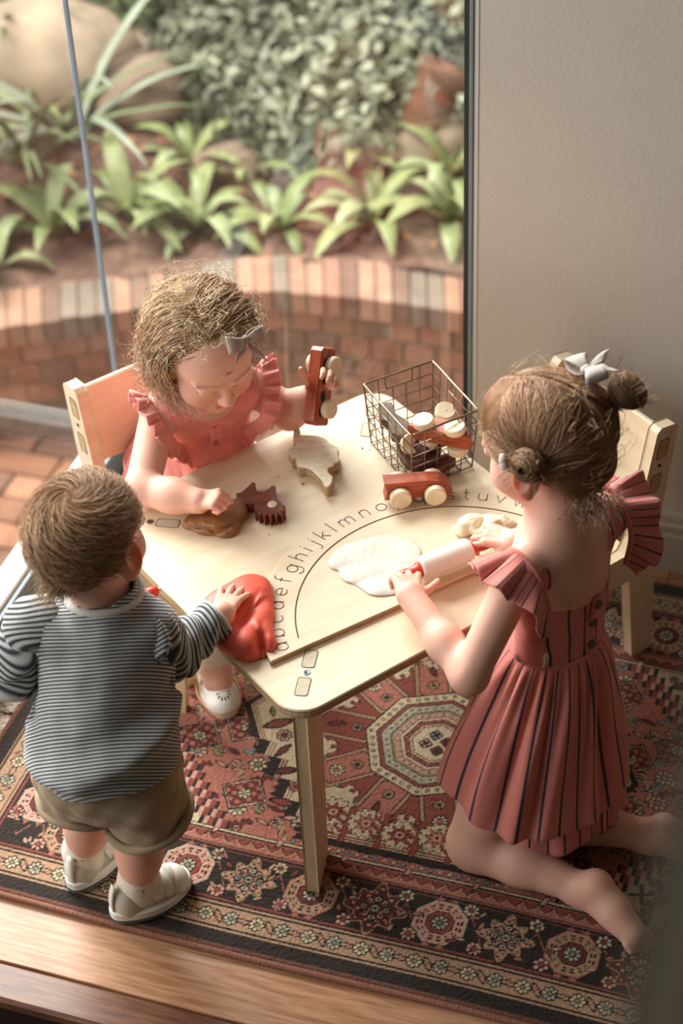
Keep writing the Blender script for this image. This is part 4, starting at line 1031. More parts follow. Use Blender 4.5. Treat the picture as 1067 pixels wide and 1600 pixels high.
# ================================================================ people: shared builders
SKIN = np.array(lin('#e6b3a0'), np.float32)
m_skin = mat('skin', '#e6b3a0', .48, .06, 30, .06, 500, attr='Col', sss=.22, ssr=(.012, .0045, .0022), spec=.35)
def basis3(f, roll=0, up=(0, 0, 1)):
    f = np.array(f, float); f /= np.linalg.norm(f); r = np.cross(f, up); r /= np.linalg.norm(r); u = np.cross(r, f)
    r, u = r*cos(roll) + u*sin(roll), u*cos(roll) - r*sin(roll); return np.stack([r, f, u], 1)
class Head:
    """local axes: x to the child's right, y out of the face, z up"""
    def __init__(h, c, f, s=1.0, roll=0): h.c = np.array(c, float); h.R = basis3(f, roll); h.s = s
    def L(h, x, y, z): return h.c + h.R @ (np.array((x, y, z))*h.s)
    def loc(h, P): return ((np.asarray(P) - h.c) @ h.R)/h.s
    def build(h, v, neck=None, face=True):
        L, R, s = h.L, h.R, h.s
        E = lambda x, y, z, a, b, c, k=.02, op='+': v.ell(L(x, y, z), np.array((a, b, c))*s, R, k*s, op)
        C = lambda p, q, a, b=None, k=.006, op='+': v.cap(L(*p), L(*q), a*s, None if b is None else b*s, k*s, op)
        E(0, -.014, .022, .070, .085, .071, .01); E(0, .030, -.030, .054, .050, .062, .03); E(0, .040, .032, .056, .040, .046, .03)
        for t in (-1, 1): E(t*.033, .048, -.038, .027, .027, .027, .02)
        E(0, .064, -.078, .018, .016, .014, .02); E(0, .03, -.066, .042, .04, .026, .02)
        for t in (-1, 1):
            E(t*.0285, .094, .001, .017, .014, .010, .012, '-'); E(t*.0285, .0735, -.003, .0155, .0095, .0105, .005)
            C((t*.012, .083, .013), (t*.045, .070, .014), .006, .004, .012)
        C((0, .080, .004), (0, .092, -.022), .006, .0085, .010); E(0, .096, -.026, .0105, .009, .0088, .006)
        for t in (-1, 1): E(t*.0095, .0885, -.0285, .0062, .0075, .006, .004); E(t*.005, .0945, -.0345, .0028, .004, .0028, .003, '-')
        C((-.018, .0765, -.0515), (0, .0855, -.0485), .0035, .0048, .004); C((.018, .0765, -.0515), (0, .0855, -.0485), .0035, .0048, .004)
        C((-.013, .078, -.0575), (.013, .078, -.0575), .0056, .0056, .004); C((-.019, .083, -.0535), (.019, .083, -.0535), .0018, .0018, .003, '-')
        if neck is not None: v.cap(L(0, -.022, -.05), neck, .040*s, .042*s, .025)
    def ear(h, t, mt, parent, off, kind=1):
        h2 = Head.__new__(Head); h2.R = h.R; h2.s = h.s*kind; h2.c = h.L(t*.072, -.010, -.014) - h.R @ (np.array((t*.072, -.010, -.014))*h2.s) + h.R @ np.array((t*.003*kind, 0, 0)); h = h2
        v = Vol(h.c - .14*h.s, h.c + .14*h.s, .0018); L, R, s = h.L, h.R, h.s; Q = R @ rotm(.15, 0, t*-.55)
        v.ell(L(t*.073, -.012, -.010), np.array((.0075, .019, .029))*s, Q, .004); v.ell(L(t*.070, -.006, -.036), np.array((.007, .010, .011))*s, Q, .008)
        v.ell(L(t*.0835, -.009, -.008), np.array((.008, .0115, .019))*s, Q, .004, '-'); v.ell(L(t*.066, -.002, -.012), np.array((.008, .010, .018))*s, Q, .006)
        V, F = v.mesh(); return mk('ear', V, F, mt, parent, True, off)
    def paint(h, V, C, lash=1.0, browc='#a98766', blush=1.0):
        P = h.loc(V); x, y, z = P[:, 0], P[:, 1], P[:, 2]; ax = np.abs(x); front = y > .035
        def mix(w, c): c = np.array(lin(c), np.float32); w = np.clip(w, 0, 1)[:, None]; C[:] = C*(1 - w) + c*w
        g = lambda cx, cz, sx, sz: np.exp(-((ax - cx)/sx)**2 - ((z - cz)/sz)**2)*front
        mix(.5*blush*g(.036, -.036, .022, .018), '#dd8d78'); mix(.35*blush*g(0, -.027, .011, .009), '#dd8d78'); mix(.3*g(0, -.082, .02, .012), '#dd9a84')
        lip = np.clip(1.4 - (ax/.0185)**2 - ((z + .0535)/.0075)**2, 0, 1)*(y > .06); mix(.75*lip, '#c9705f')
        mix(.7*np.exp(-((z - (.018 - 4*(ax - .03)**2))/.003)**2)*(ax > .013)*(ax < .047)*front, browc)
        ll = -.0095 - .0035*(1 - ((ax - .0285)/.016)**2); mix(1.0*lash*np.exp(-((z - ll)/.0021)**2)*(ax > .014)*(ax < .0445)*front, '#5a4030')
def hand(v, w, d, n, side, L=.095, curl=((.3, .3, .2),)*4, spread=.16, thumb=(.9, .35, .25), tcurl=.3, rad=.052):
    """w wrist, d towards the fingers, n out of the back of the hand; side +1: thumb on +(d x n)"""
    w = np.array(w, float); d = np.array(d, float); d /= np.linalg.norm(d); n = np.array(n, float); n -= d*(n @ d); n /= np.linalg.norm(n); l = np.cross(d, n)*side
    r = rad*L; K = []; tips = []
    offs = (.155, .05, -.055, -.155); lens = (.40, .44, .41, .32)
    for i in range(4):
        k = w + d*L*(.50 - .035*abs(i - 1.2)) + l*L*offs[i] + n*L*.01; K.append(k)
        v.cap(w + l*L*offs[i]*.62 + d*L*.06, k, r*1.45, r*1.22, .006)
    v.cap(w + d*.2*L + l*.12*L - n*.04*L, w + d*.36*L - l*.08*L - n*.03*L, r*1.5, r*1.3, .008)
    for i in range(4):
        a = 0; p = K[i]; fd = d*cos(spread*(1.2 - i)) + l*sin(spread*(1.2 - i)); q0 = p
        for j, fr in enumerate((.46, .30, .24)):
            a += curl[i][j]; e = fd*cos(a) - n*sin(a); q = p + e*L*lens[i]*fr; v.cap(p, q, r*(1.06 - .10*j), r*(.97 - .10*j), .0018); p = q
        tips.append(p)
    b = w + d*L*.13 + l*L*.15 - n*L*.05; td = d*thumb[0] + l*thumb[1] - n*thumb[2]; td /= np.linalg.norm(td)
    m1 = b + td*L*.20; v.cap(b, m1, r*1.45, r*1.15, .007); t2 = td*cos(tcurl) + (d*.6 - l*.5 - n*.3)*sin(tcurl); t2 /= np.linalg.norm(t2)
    m2 = m1 + t2*L*.17; v.cap(m1, m2, r*1.12, r*1.02, .003); t3 = t2*cos(tcurl) + (d*.6 - l*.6 - n*.3)*sin(tcurl); t3 /= np.linalg.norm(t3); v.cap(m2, m2 + t3*L*.13, r*1.02, r*.86, .002)
    return K, tips
def body_colors(V, blobs):
    C = np.tile(SKIN, (len(V), 1)).astype(np.float32)
    for (c, r, col, a) in blobs:
        w = (a*np.exp(-np.sum((V - np.array(c))**2, 1)/r**2))[:, None]; C = C*(1 - w) + np.array(lin(col), np.float32)*w
    return C
# hair: tapering three-sided strands that follow the head
def strands(name, roots, paths, r, m, parent, off, cols):
    Vs, Fs, Cs = [], [], []; b = 0
    for P, c in zip(paths, cols):
        n = len(P); T = np.gradient(P, axis=0); T /= np.maximum(np.linalg.norm(T, axis=1)[:, None], 1e-9); h = np.array((.31, .17, .93)); X = np.cross(T, h); X /= np.maximum(np.linalg.norm(X, axis=1)[:, None], 1e-6); Y = np.cross(T, X)
        rr = (r*(1 - .75*np.linspace(0, 1, n)**2))[:, None]
        ring = np.stack([P + rr*(cos(a)*X + sin(a)*Y) for a in (0, 2.094, 4.189)], 1).reshape(-1, 3); Vs.append(ring); Cs.append(np.tile(c, (n*3, 1)))
        i = np.arange(n - 1)[:, None]*3 + np.arange(3)[None, :]; i2 = np.arange(n - 1)[:, None]*3 + (np.arange(3)[None, :] + 1) % 3
        Fs.append(np.stack([i, i2, i2 + 3, i + 3], -1).reshape(-1, 4) + b); b += n*3
    return mk(name, np.concatenate(Vs), np.concatenate(Fs), m, parent, True, off, {'Col': np.concatenate(Cs)}, kind='stuff')
def hairmat(name, rough=.42): return mat(name, '#888888', rough, .12, 40, attr='Col', spec=.22, sheen=.05)
m_hair = hairmat('hair strands'); m_hairb = mat('hair mass', '#888888', .6, .35, 18, .8, 90, attr='Col', stretch=(1, 1, .35), spec=.15)
def hcols(n, base, tip, rs, dark=.25):
    a, b = np.array(lin(base)), np.array(lin(tip)); t = rs.rand(n)[:, None]**1.3; return (a*(1 - t) + b*t)*(1 - dark*rs.rand(n)[:, None])
def hairflow(h, rs, n, start, step, nst, flow, off0, off1, curl=0, cfreq=1, shell=(.074, .090, .080), cz=(0, -.012, .022), lock=26):
    """strands on an ellipsoid shell in head coordinates; flow(p, t) gives a direction; locks share a curl phase"""
    out = []; A = np.array(shell); Z = np.array(cz); lk = [(rs.rand()*6.28, .7 + .6*rs.rand(), rs.normal(size=3)*.15) for _ in range(max(1, n//lock))]
    for i in range(n):
        p = np.array(start(i), float); q = (p - Z)/A; p = Z + A*q/np.linalg.norm(q); ph, fq, jd = lk[rs.randint(len(lk))]; P = []; o_ = off0 + (off1 - off0)*rs.rand()*.4
        jit = rs.normal(size=3)*.12 + jd
        for j in range(nst):
            t = j/(nst - 1); q = (p - Z)/A**2; nrm = q/np.linalg.norm(q); o = (off0 + (off1 - off0)*t) + o_*.3
            d = np.array(flow(p, t)) + jit; d = d - nrm*(d @ nrm)*.9; d /= np.linalg.norm(d) + 1e-9; sd = np.cross(nrm, d); am = curl*min(1, t*1.6)
            P.append(p + nrm*(o + am*cos(ph + j*cfreq*fq)*.7) + sd*am*sin(ph + j*cfreq*fq))
            p = p + d*step; q = (p - Z)/A; l = np.linalg.norm(q)
            if l < 1: p = Z + (p - Z)/l
            elif t < .55 and p[2] > -.025: p = Z + (p - Z)/(l*.5 + .5)
        out.append(h.c + (np.array(P)*h.s) @ h.R.T)
    return out
def bow(parent, off, c, x, nrm, s, m):
    """fabric bow: two loops, two tails, a knot; x along the loops"""
    x = np.array(x, float); x /= np.linalg.norm(x); nrm = np.array(nrm, float); nrm -= x*(nrm @ x); nrm /= np.linalg.norm(nrm); y = np.cross(nrm, x); R = np.stack([x, y, nrm], 1)
    b = empty('hair_bow', (0, 0, 0)); b.parent = parent
    def put(nm, P, th=.0016): V, F = thick_sheet(P, th); return mk(nm, (V*s) @ R.T + np.array(c), F, m, b, True, off)
    for sg in (-1, 1):
        P = np.zeros((14, 7, 3))
        for i in range(14):
            a = 2*pi*i/13; u = .5 - .5*cos(a); 
            for j in range(7):
                q = (j - 3)/3; wv = .25 + .75*u**.7; P[i, j] = (sg*(.003 + .033*u), q*.015*wv + .003*sin(u*3)*sg, .004 + .010*sin(a)*(1 - .2*q*q) + .004*u)
        put('bow_loop', P)
        P = np.zeros((8, 5, 3))
        for i in range(8):
            t = i/7
            for j in range(5): q = (j - 2)/2; P[i, j] = (sg*(.002 + .017*t) + q*(.003 + .010*t)*.8, -.030*t*(1 + .12*sg) - q*sg*.004*t*(1 if i < 7 else 2.2), .004 + .004*sin(t*2.5) + .003*sin(q*2)*t)
        put('bow_tail', P)
    v = Vol((-.012, -.012, -.004), (.012, .012, .016), .0012); v.ell((0, 0, .006), (.0062, .0078, .0065), None, .002); V, F = v.mesh(); mk('bow_knot', (V*s) @ R.T + np.array(c), F, m, b, True, off)
    return b
def ruffle(name, base, outd, width, waves, amp, m, parent, off, th=.0014, nv=7, attrs=None, curl=.25, updir=None, n=None, taper=True):
    """gathered strip: base curve, outward directions; rippling grows to the free edge"""
    base = np.asarray(base, float); nb_ = len(base); n = n or int(waves*9); tt = np.linspace(0, nb_ - 1, n); B = np.stack([np.interp(tt, range(nb_), base[:, k]) for k in range(3)], 1)
    O = np.asarray(outd, float); O = np.stack([np.interp(tt, range(nb_), O[:, k]) for k in range(3)], 1); O /= np.linalg.norm(O, axis=1)[:, None]; T = np.gradient(B, axis=0); T /= np.linalg.norm(T, axis=1)[:, None]; N = np.cross(T, O)
    P = np.zeros((n, nv, 3)); s = np.linspace(0, 1, n); wd = width*(np.clip(np.sin(pi*np.clip(s, .02, .98)), .0, 1)**.35 if taper else 1 + 0*s)
    wob = .35*np.sin(s*waves*2*pi*.37 + 1)
    for j in range(nv):
        t = j/(nv - 1); ph = s*waves*2*pi + wob*2
        P[:, j] = B + O*(wd*t*(1 - curl*t*.3 + .08*np.sin(ph*.5)*t))[:, None] + N*((amp*np.sin(ph)*t**.8 + .35*amp*np.sin(2.3*ph + 1)*t))[:, None] + T*(amp*.45*np.sin(ph + .9)*t)[:, None]
    V, F = thick_sheet(P, th); at_ = None
    if attrs is not None: st_ = attrs(s)[:, None] + np.zeros((1, nv)); at_ = {'s': np.r_[st_.ravel(), st_.ravel()]}
    return mk(name, V, F, m, parent, True, off, at_)
def stripemat(name, ground, line, pitch, duty, soft=.06, rough=.85, bump=.15, sheen=.2, sss=0):
    m = bpy.data.materials.new(name); m.use_nodes = True; nt = m.node_tree; N, Lk = nt.nodes, nt.links; b = N['Principled BSDF']; b.inputs['Roughness'].default_value = rough; b.inputs['Specular IOR Level'].default_value = .2; b.inputs['Sheen Weight'].default_value = sheen
    a = N.new('ShaderNodeAttribute'); a.attribute_name = 's'; dv = N.new('ShaderNodeMath'); dv.operation = 'DIVIDE'; dv.inputs[1].default_value = pitch; Lk.new(a.outputs['Fac'], dv.inputs[0])
    fr = N.new('ShaderNodeMath'); fr.operation = 'FRACT'; Lk.new(dv.outputs[0], fr.inputs[0]); sb = N.new('ShaderNodeMath'); sb.operation = 'SUBTRACT'; sb.inputs[1].default_value = .5; Lk.new(fr.outputs[0], sb.inputs[0])
    ab = N.new('ShaderNodeMath'); ab.operation = 'ABSOLUTE'; Lk.new(sb.outputs[0], ab.inputs[0]); mr = N.new('ShaderNodeMapRange'); mr.inputs['From Min'].default_value = duty/2 - soft; mr.inputs['From Max'].default_value = duty/2 + soft; Lk.new(ab.outputs[0], mr.inputs['Value'])
    tc = N.new('ShaderNodeTexCoord'); nz = N.new('ShaderNodeTexNoise'); nz.inputs['Scale'].default_value = 260; Lk.new(tc.outputs['Object'], nz.inputs['Vector'])
    mx = N.new('ShaderNodeMix'); mx.data_type = 'RGBA'; mx.inputs['A'].default_value = (*lin(line), 1); mx.inputs['B'].default_value = (*lin(ground), 1); Lk.new(mr.outputs[0], mx.inputs['Factor'])
    m2 = N.new('ShaderNodeMix'); m2.data_type = 'RGBA'; m2.blend_type = 'MULTIPLY'; m2.inputs['Factor'].default_value = .25; Lk.new(mx.outputs['Result'], m2.inputs['A']); Lk.new(nz.outputs['Fac'], m2.inputs['B']); Lk.new(m2.outputs['Result'], b.inputs['Base Color'])
    bp = N.new('ShaderNodeBump'); bp.inputs['Strength'].default_value = bump; bp.inputs['Distance'].default_value = .001; Lk.new(nz.outputs['Fac'], bp.inputs['Height']); Lk.new(bp.outputs['Normal'], b.inputs['Normal']); return m
m_canv = mat('white canvas', '#c4bdae', .8, .1, 30, .3, 300)
m_shoe = mat('white leather', '#e6e3da', .42, .06, 14, .15, 120, spec=.45)
m_sole = mat('white rubber', '#e9e6dd', .6, .06, 20)
m_welt = mat('tan welt', '#b98a62', .6, .15, 60)
m_sock = mat('ribbed sock', '#e3d9c8', .95, .12, 200, .5, 260, sheen=.3)
m_navy = mat('navy stripe', '#33384a', .7, .1, 40)
def sole_outline(L, w, n=36):
    o = []
    for i in range(n):
        a = 2*pi*i/n; y = .5*L*cos(a); t = (y/L + .5); hw = w*(.40 + .12*sin(pi*(t - .1)*1.1))*(abs(sin(a))**.72)*(1 if sin(a) >= 0 else 1); o.append((math.copysign(hw, sin(a)), y))
    return np.array(o)[::-1]
def place(R, p): return lambda V: np.asarray(V) @ R.T + np.array(p)
def sneaker(parent, off, heel, toe, L, label=None):
    """velcro canvas trainer; local y from heel to toe"""
    f = np.array(toe, float) - np.array(heel, float); f[2] = 0; f /= np.linalg.norm(f); R = np.stack([np.cross(f, (0, 0, 1)), f, (0, 0, 1)], 1); c = np.array(heel, float) + f*L*.5; T = place(R, c); w = L*.50
    s = empty('shoe', (0, 0, 0)); s.parent = parent
    V, F = prism(sole_outline(L*1.02, w*1.06), .0015, .026, .003); mk('sole', T(V), F, m_sole, s, False, off)
    O = sole_outline(L*1.024, w*1.065); V, F = tube(np.c_[O, np.full(len(O), .0085)], .0019, 5, True); mk('sole_stripe', T(V), F, m_navy, s, True, off)
    v = Vol((-w*.7, -L*.6, -.002), (w*.7, L*.6, .075), .002)
    v.ell((0, L*.27, .020), (w*.44, L*.21, .033), None, .01); v.ell((0, .02*L, .024), (w*.41, L*.33, .040), None, .016); v.ell((0, -L*.27, .030), (w*.405, L*.20, .046), None, .016)
    v.ell((0, -L*.18, .078), (w*.37, L*.20, .020), None, .004, '-'); v.half((0, 0, .012), (0, 0, -1)); V, F = v.mesh(); mk('upper', T(V), F, m_canv, s, True, off)
    P = np.zeros((16, 5, 3))
    for i in range(16):
        a = pi*(i/15*1.0); 
        for j in range(5): P[i, j] = (w*.475*cos(a), L*.315 + (j - 2)*.0045 + .165*L*(abs(sin(a))**.8 - .9)*.75, .017 + .0165*sin(a)*0 + .006*(j == 2)*0 + .012)
    O2 = sole_outline(L*.97, w*.99); P = O2[O2[:, 1] > L*.20]; P = P[np.argsort(np.arctan2(P[:, 1] - L*.2, P[:, 0]))]; V, F = tube(np.c_[P, np.full(len(P), .027)], .0046, 6); mk('toe_bumper', T(V), F, m_sole, s, True, off)
    v = Vol((-w*.7, 0, -.002), (w*.7, L*.6, .075), .002); v.ell((0, L*.27, .020), (w*.44 + .0018, L*.21 + .0018, .0348), None, .01); v.half((0, L*.24, 0), (0, -1, -.15)); v.half((0, 0, .022), (0, 0, -1)); V, F = v.mesh(); mk('toe_cap', T(V), F, m_sole, s, True, off)
    for y0 in (.02, .14):
        P = np.zeros((13, 4, 3))
        for i in range(13):
            a = radians(6 + 168*i/12)
            for j in range(4): P[i, j] = ((w*.43 + .002)*cos(a), L*(y0) + (j - 1.5)*.0068*(1 if 0 < i < 12 else .6), .027 + (.0415 - .05*y0)*sin(a)**.75)
        V, F = thick_sheet(P, .0058); mk('strap', T(V), F, m_shoe, s, True, off)
    P = np.zeros((8, 3, 3))
    for i in range(8):
        for j in range(3): t = i/7; P[i, j] = ((j - 1)*.006, -L*(.482 - .055*t) - .0035*sin(pi*t), .022 + .056*t)
    V, F = thick_sheet(P, .0024); mk('heel_tab', T(V), F, m_shoe, s, True, off)
    return s
def tbar(parent, off, heel, toe, L, label=None):
    f = np.array(toe, float) - np.array(heel, float); f[2] = 0; f /= np.linalg.norm(f); R = np.stack([np.cross(f, (0, 0, 1)), f, (0, 0, 1)], 1); c = np.array(heel, float) + f*L*.5; T = place(R, c); w = L*.50
    s = empty('shoe', (0, 0, 0)); s.parent = parent
    V, F = prism(sole_outline(L, w*1.02), .001, .009, .002); mk('sole', T(V), F, m_sole, s, True, off); O = sole_outline(L*1.0, w*1.03); V, F = tube(np.c_[O, np.full(len(O), .0105)], .0028, 6, True); mk('welt', T(V), F, m_welt, s, True, off)
    v = Vol((-w*.7, -L*.6, -.002), (w*.7, L*.6, .07), .0016); v.ell((0, L*.22, .014), (w*.455, L*.26, .028), None, .01); v.ell((0, -.05*L, .016), (w*.40, L*.36, .030), None, .014); v.ell((0, -L*.30, .024), (w*.39, L*.18, .034), None, .014)
    for t in (-1, 1): v.ell((t*w*.22, L*.03, .05), (w*.135, L*.13, .034), rotm(0, 0, t*.1), .004, '-')
    v.ell((0, -L*.25, .062), (w*.28, L*.19, .034), None, .006, '-'); v.half((0, 0, .010), (0, 0, -1)); V, F = v.mesh(); mk('upper', T(V), F, m_shoe, s, True, off)
    P = np.zeros((15, 4, 3))
    for i in range(15):
        a = radians(4 + 172*i/14)
        for j in range(4): P[i, j] = (w*.43*cos(a), -L*.10 + (j - 1.5)*.0042, .022 + .032*sin(a))
    V, F = thick_sheet(P, .0024); mk('strap', T(V), F, m_shoe, s, True, off)
    P = np.zeros((8, 3, 3))
    for i in range(8):
        for j in range(3): t = i/7; P[i, j] = ((j - 1)*.0055, -L*.10 + L*.26*t, .0545 - .0145*t**1.3)
    V, F = thick_sheet(P, .0026); mk('strap', T(V), F, m_shoe, s, True, off)
    for k in range(7):
        a = radians(-100 + k*33.3 + 100 - 100); cx, cy = .010*sin(a), L*.30 + .011*cos(a); q = []
        zf = lambda x, y: .0143 + .028*math.sqrt(max(0, 1 - (x/(w*.455))**2 - ((y - L*.22)/(L*.26))**2))
        for i in range(10):
            b = 2*pi*i/10; lx, ly = .0012*cos(b)*(1 + .5*sin(b)), .0034*sin(b); x = cx + lx*cos(a) + ly*sin(a); y = cy - lx*sin(a) + ly*cos(a); q.append((x, y, zf(x, y) + .0004))
        q2 = [(x, y, z - .003) for x, y, z in q]; mk('punched_hole', T(np.array(q + q2)), [tuple(range(10)), tuple(range(10))[::-1]] + [(i, (i + 1) % 10, 10 + (i + 1) % 10, 10 + i) for i in range(10)], m_win, s, False, off)
    return s
# ================================================================ the toddler in the striped shirt
tbase = np.array((-.40, 2.10, 0))
tod = empty('person', tbase, (0, 0, 0), 'toddler in a striped long-sleeved shirt and khaki shorts standing with his back turned', 'person')
m_ear = mat('ear skin', '#d9977f', .5, .1, 40, sss=.45, ssr=(.03, .008, .004))
H = Head((-.368, 2.18, .695), (.50, .86, -.12), .98, roll=.04)
v = Vol((-.58, 1.96, -.01), (-.10, 2.42, .82), .0025)
H.build(v, neck=(-.358, 2.165, .585))
hips, chest = (-.378, 2.105, .335), (-.362, 2.15, .49)
v.ell(hips, (.080, .065, .065), None, .03).ell(chest, (.082, .060, .075), None, .05).cap((-.435, 2.15, .538), (-.315, 2.145, .528), .028, k=.03)
kL, aL, kR, aR = (-.418, 2.125, .19), (-.452, 2.138, .06), (-.338, 2.075, .19), (-.358, 2.065, .06)
v.chain([(-.42, 2.10, .31), kL, aL, (-.445, 2.15, .035)], [.056, .040, .029, .025], .015); v.chain([(-.34, 2.09, .31), kR, aR, (-.33, 2.08, .035)], [.056, .040, .029, .025], .015)
v.ell((-.436, 2.118, .135), (.035, .034, .05), None, .02); v.ell((-.348, 2.062, .135), (.035, .034, .05), None, .02)
sR, eR, wR = np.array((-.287, 2.140, .530)), np.array((-.264, 2.172, .462)), at(346, 960, .490)
sL, eL, wL = np.array((-.468, 2.152, .553)), np.array((-.512, 2.150, .455)), np.array((-.425, 2.255, .462))
v.chain([sR, eR, wR], [.025, .024, .021], .012); v.chain([sL, eL, wL], [.025, .024, .021], .012)
hd = at(365, 922, .480) - wR
Kn, _ = hand(v, wR - hd*.05, hd, (-.05, -.2, 1), -1, .100, ((.10, .12, .10), (.08, .10, .10), (.08, .1, .1), (.10, .12, .1)), .17, (.75, .65, .15), .1)
pinL = np.array((-.375, 2.282, .46)); pinR = at(251, 920, .462); pd = pinR - pinL; pd /= np.linalg.norm(pd)
hand(v, wL, pinL + pd*.005 - wL + np.array((0, 0, .01)), (-.55, .2, .8), -1, .088, ((.9, .9, .6),)*4, .1, (.5, .5, .6), .5)
V, F = v.mesh(); C = body_colors(V, [((-.418, 2.10, .19), .05, '#d99a85', .5), ((-.338, 2.05, .17), .06, '#d48e78', .5)] + [(k, .008, '#e0a08c', .4) for k in Kn]); H.paint(V, C)
mk('body', V, F, m_skin, tod, True, tbase, {'Col': C}); H.ear(1, m_ear, tod, tbase, 1.2); H.ear(-1, m_ear, tod, tbase, 1.2)
# shirt
m_shirt = stripemat('striped jersey', '#cfcfce', '#3d3e48', .0078, .48, .12)
ax0, ax1 = np.array((-.372, 2.10, .30)), np.array((-.358, 2.165, .60))
def shirt_s(V): x, y, z = V[:, 0], V[:, 1], V[:, 2]; return z*1.0 + 1.1*(y - 2.1) - .10*(x + .36)*np.clip((.47 - z)/.15, 0, 1) + .006*vnoise(V, 2.2, 8) + .06*np.clip((.40 - z)/.1, 0, 1)*np.abs(x + .37)**1.2
v = Vol((-.53, 1.98, .25), (-.22, 2.28, .66), .0025)
v.ell((-.382, 2.105, .345), (.108, .092, .085), None, .03).ell((-.375, 2.112, .40), (.108, .090, .09), None, .04).ell((-.363, 2.15, .49), (.104, .080, .088), None, .05).cap((-.452, 2.152, .548), (-.296, 2.146, .540), .038, k=.035)
v.cap((-.380, 2.10, .30), (-.381, 2.10, .35), .098, .10, .03); v.cap((-.358, 2.165, .585), (-.357, 2.168, .603), .060, .050, .02)
def folds(P):
    x, y, z = P[:, 0], P[:, 1], P[:, 2]
    bulge = .012*np.exp(-((z - (.385 + .35*(x + .37)))/.022)**2)*(y < 2.12) - .007*np.exp(-((z - (.425 + .25*(x + .37)))/.02)**2)*(y < 2.12) + .006*np.exp(-((z - (.345 - .25*(x + .37)))/.016)**2)
    return -(bulge + .0045*vnoise(P*np.array((1, 1, 1.6)), 3.6, 12) + .002*vnoise(P, 9, 13))
v.displace(folds, .03)
v.cap((-.358, 2.166, .66), (-.358, 2.166, .59), .047, .046, .004, '-'); v.ell((-.358, 2.166, .632), (.062, .058, .024), None, .006, '-')
v.half((-.37, 2.05, .312), (.16, -.35, -1), k=.004); v.half((-.30, 2.10, .30), (.75, 0, -1), k=.004)
V, F = v.mesh(); mk('shirt', V, F, m_shirt, tod, True, tbase, {'s': shirt_s(V)})
m_col = mat('jersey neckband', '#cfcdc8', .9, .1, 200, .3, 300, sheen=.2)
P = [(-.358 + .0555*cos(a), 2.166 + .0515*sin(a), .6015 + .004*sin(a) - .004*cos(a*2)) for a in np.linspace(0, 2*pi, 40, endpoint=False)]
V, F = tube(P, .0062, 8, True); mk('neckband', V, F, m_col, tod, True, tbase)
for nm, (a, b, c), rr in (('sleeve', (sR + np.array((-.022, .002, .006)), eR, wR), 1), ('sleeve', (sL + np.array((.022, .002, .006)), eL, wL), 1)):
    lo, hi = np.min([a, b, c], 0) - .07, np.max([a, b, c], 0) + .07; v = Vol(lo, hi, .0025); cc = b + (c - b)*(.92 if rr else .9)
    s0 = sR if a[0] > -.36 else sL; v.chain([a, s0, b, cc], [.034, .036, .0355, .030], .025); v.displace(lambda P: -(.0035*np.sin(((P - a) @ (c - a)/np.linalg.norm(c - a))*210 + 2.5*vnoise(P, 3, 5)) + .002*vnoise(P, 8, 6)), .02)
    e = (c - b)/np.linalg.norm(c - b); v.half(b + (c - b)*.93, e, k=.004); V, F = v.mesh()
    t1 = (V - a) @ ((b - a)/np.linalg.norm(b - a)); t2 = (V - b) @ e; L1 = np.linalg.norm(b - a); sm = lambda q: .5*(q + np.sqrt(q*q + .012**2))
    wq = np.clip(t1/L1/.75, 0, 1); wq = wq*wq*(3 - 2*wq); s = (-sm(L1 - t1) + sm(t2) + .0025*vnoise(V, 5, 9))*1.0 - 1.3*(V[:, 1] - a[1])*(1 - wq)
    mk(nm, V, F, m_shirt, tod, True, tbase, {'s': s}); ct = b + (c - b)*.925; x, y, z = frame(e); V, F = tube([ct + .0275*(cos(q)*x + sin(q)*y) for q in np.linspace(0, 2*pi, 24, endpoint=False)], .0045, 7, True); mk('cuff', V, F, m_col, tod, True, tbase)
# shorts
m_khaki = mat('khaki cotton', '#a48d70', .9, .22, 16, .35, 260, sheen=.2)
m_khaki2 = mat('khaki cuff lining', '#55555a', .9, .2, 40, .3, 200)
v = Vol((-.53, 1.97, .14), (-.22, 2.24, .38), .0025)
v.ell((-.380, 2.10, .32), (.102, .086, .06), None, .03).ell((-.380, 2.078, .285), (.100, .072, .07), None, .03)
v.cap((-.425, 2.105, .29), (-.430, 2.115, .20), .070, .068, .02); v.cap((-.335, 2.09, .29), (-.325, 2.078, .195), .070, .070, .02)
v.displace(lambda P: -(.008*vnoise(P*np.array((1, 1, .5)), 5, 21) + .004*vnoise(P, 9, 22)), .03)
v.half((-.43, 2.10, .205), (-.12, -.1, -1), k=.003); v.cap((-.436, 2.122, .23), (-.440, 2.128, .15), .055, .057, .006, '-'); v.half((-.33, 2.08, .198), (.2, .1, -1), k=.003); v.cap((-.327, 2.08, .22), (-.320, 2.078, .15), .056, .058, .006, '-')
V, F = v.mesh(); mk('shorts', V, F, m_khaki, tod, True, tbase)
for c, n_, mm in (((-.327, 2.080, .205), (.2, .1, -1), m_khaki), ((-.431, 2.114, .212), (-.12, -.1, -1), m_khaki)):
    x, y, z = frame(n_); R_ = .0685; V, F = tube([np.array(c) + R_*(cos(q)*x + sin(q)*y*1.0) + .002*sin(5*q)*z for q in np.linspace(0, 2*pi, 36, endpoint=False)], .008, 8, True); mk('shorts_cuff', V, F, mm, tod, True, tbase)
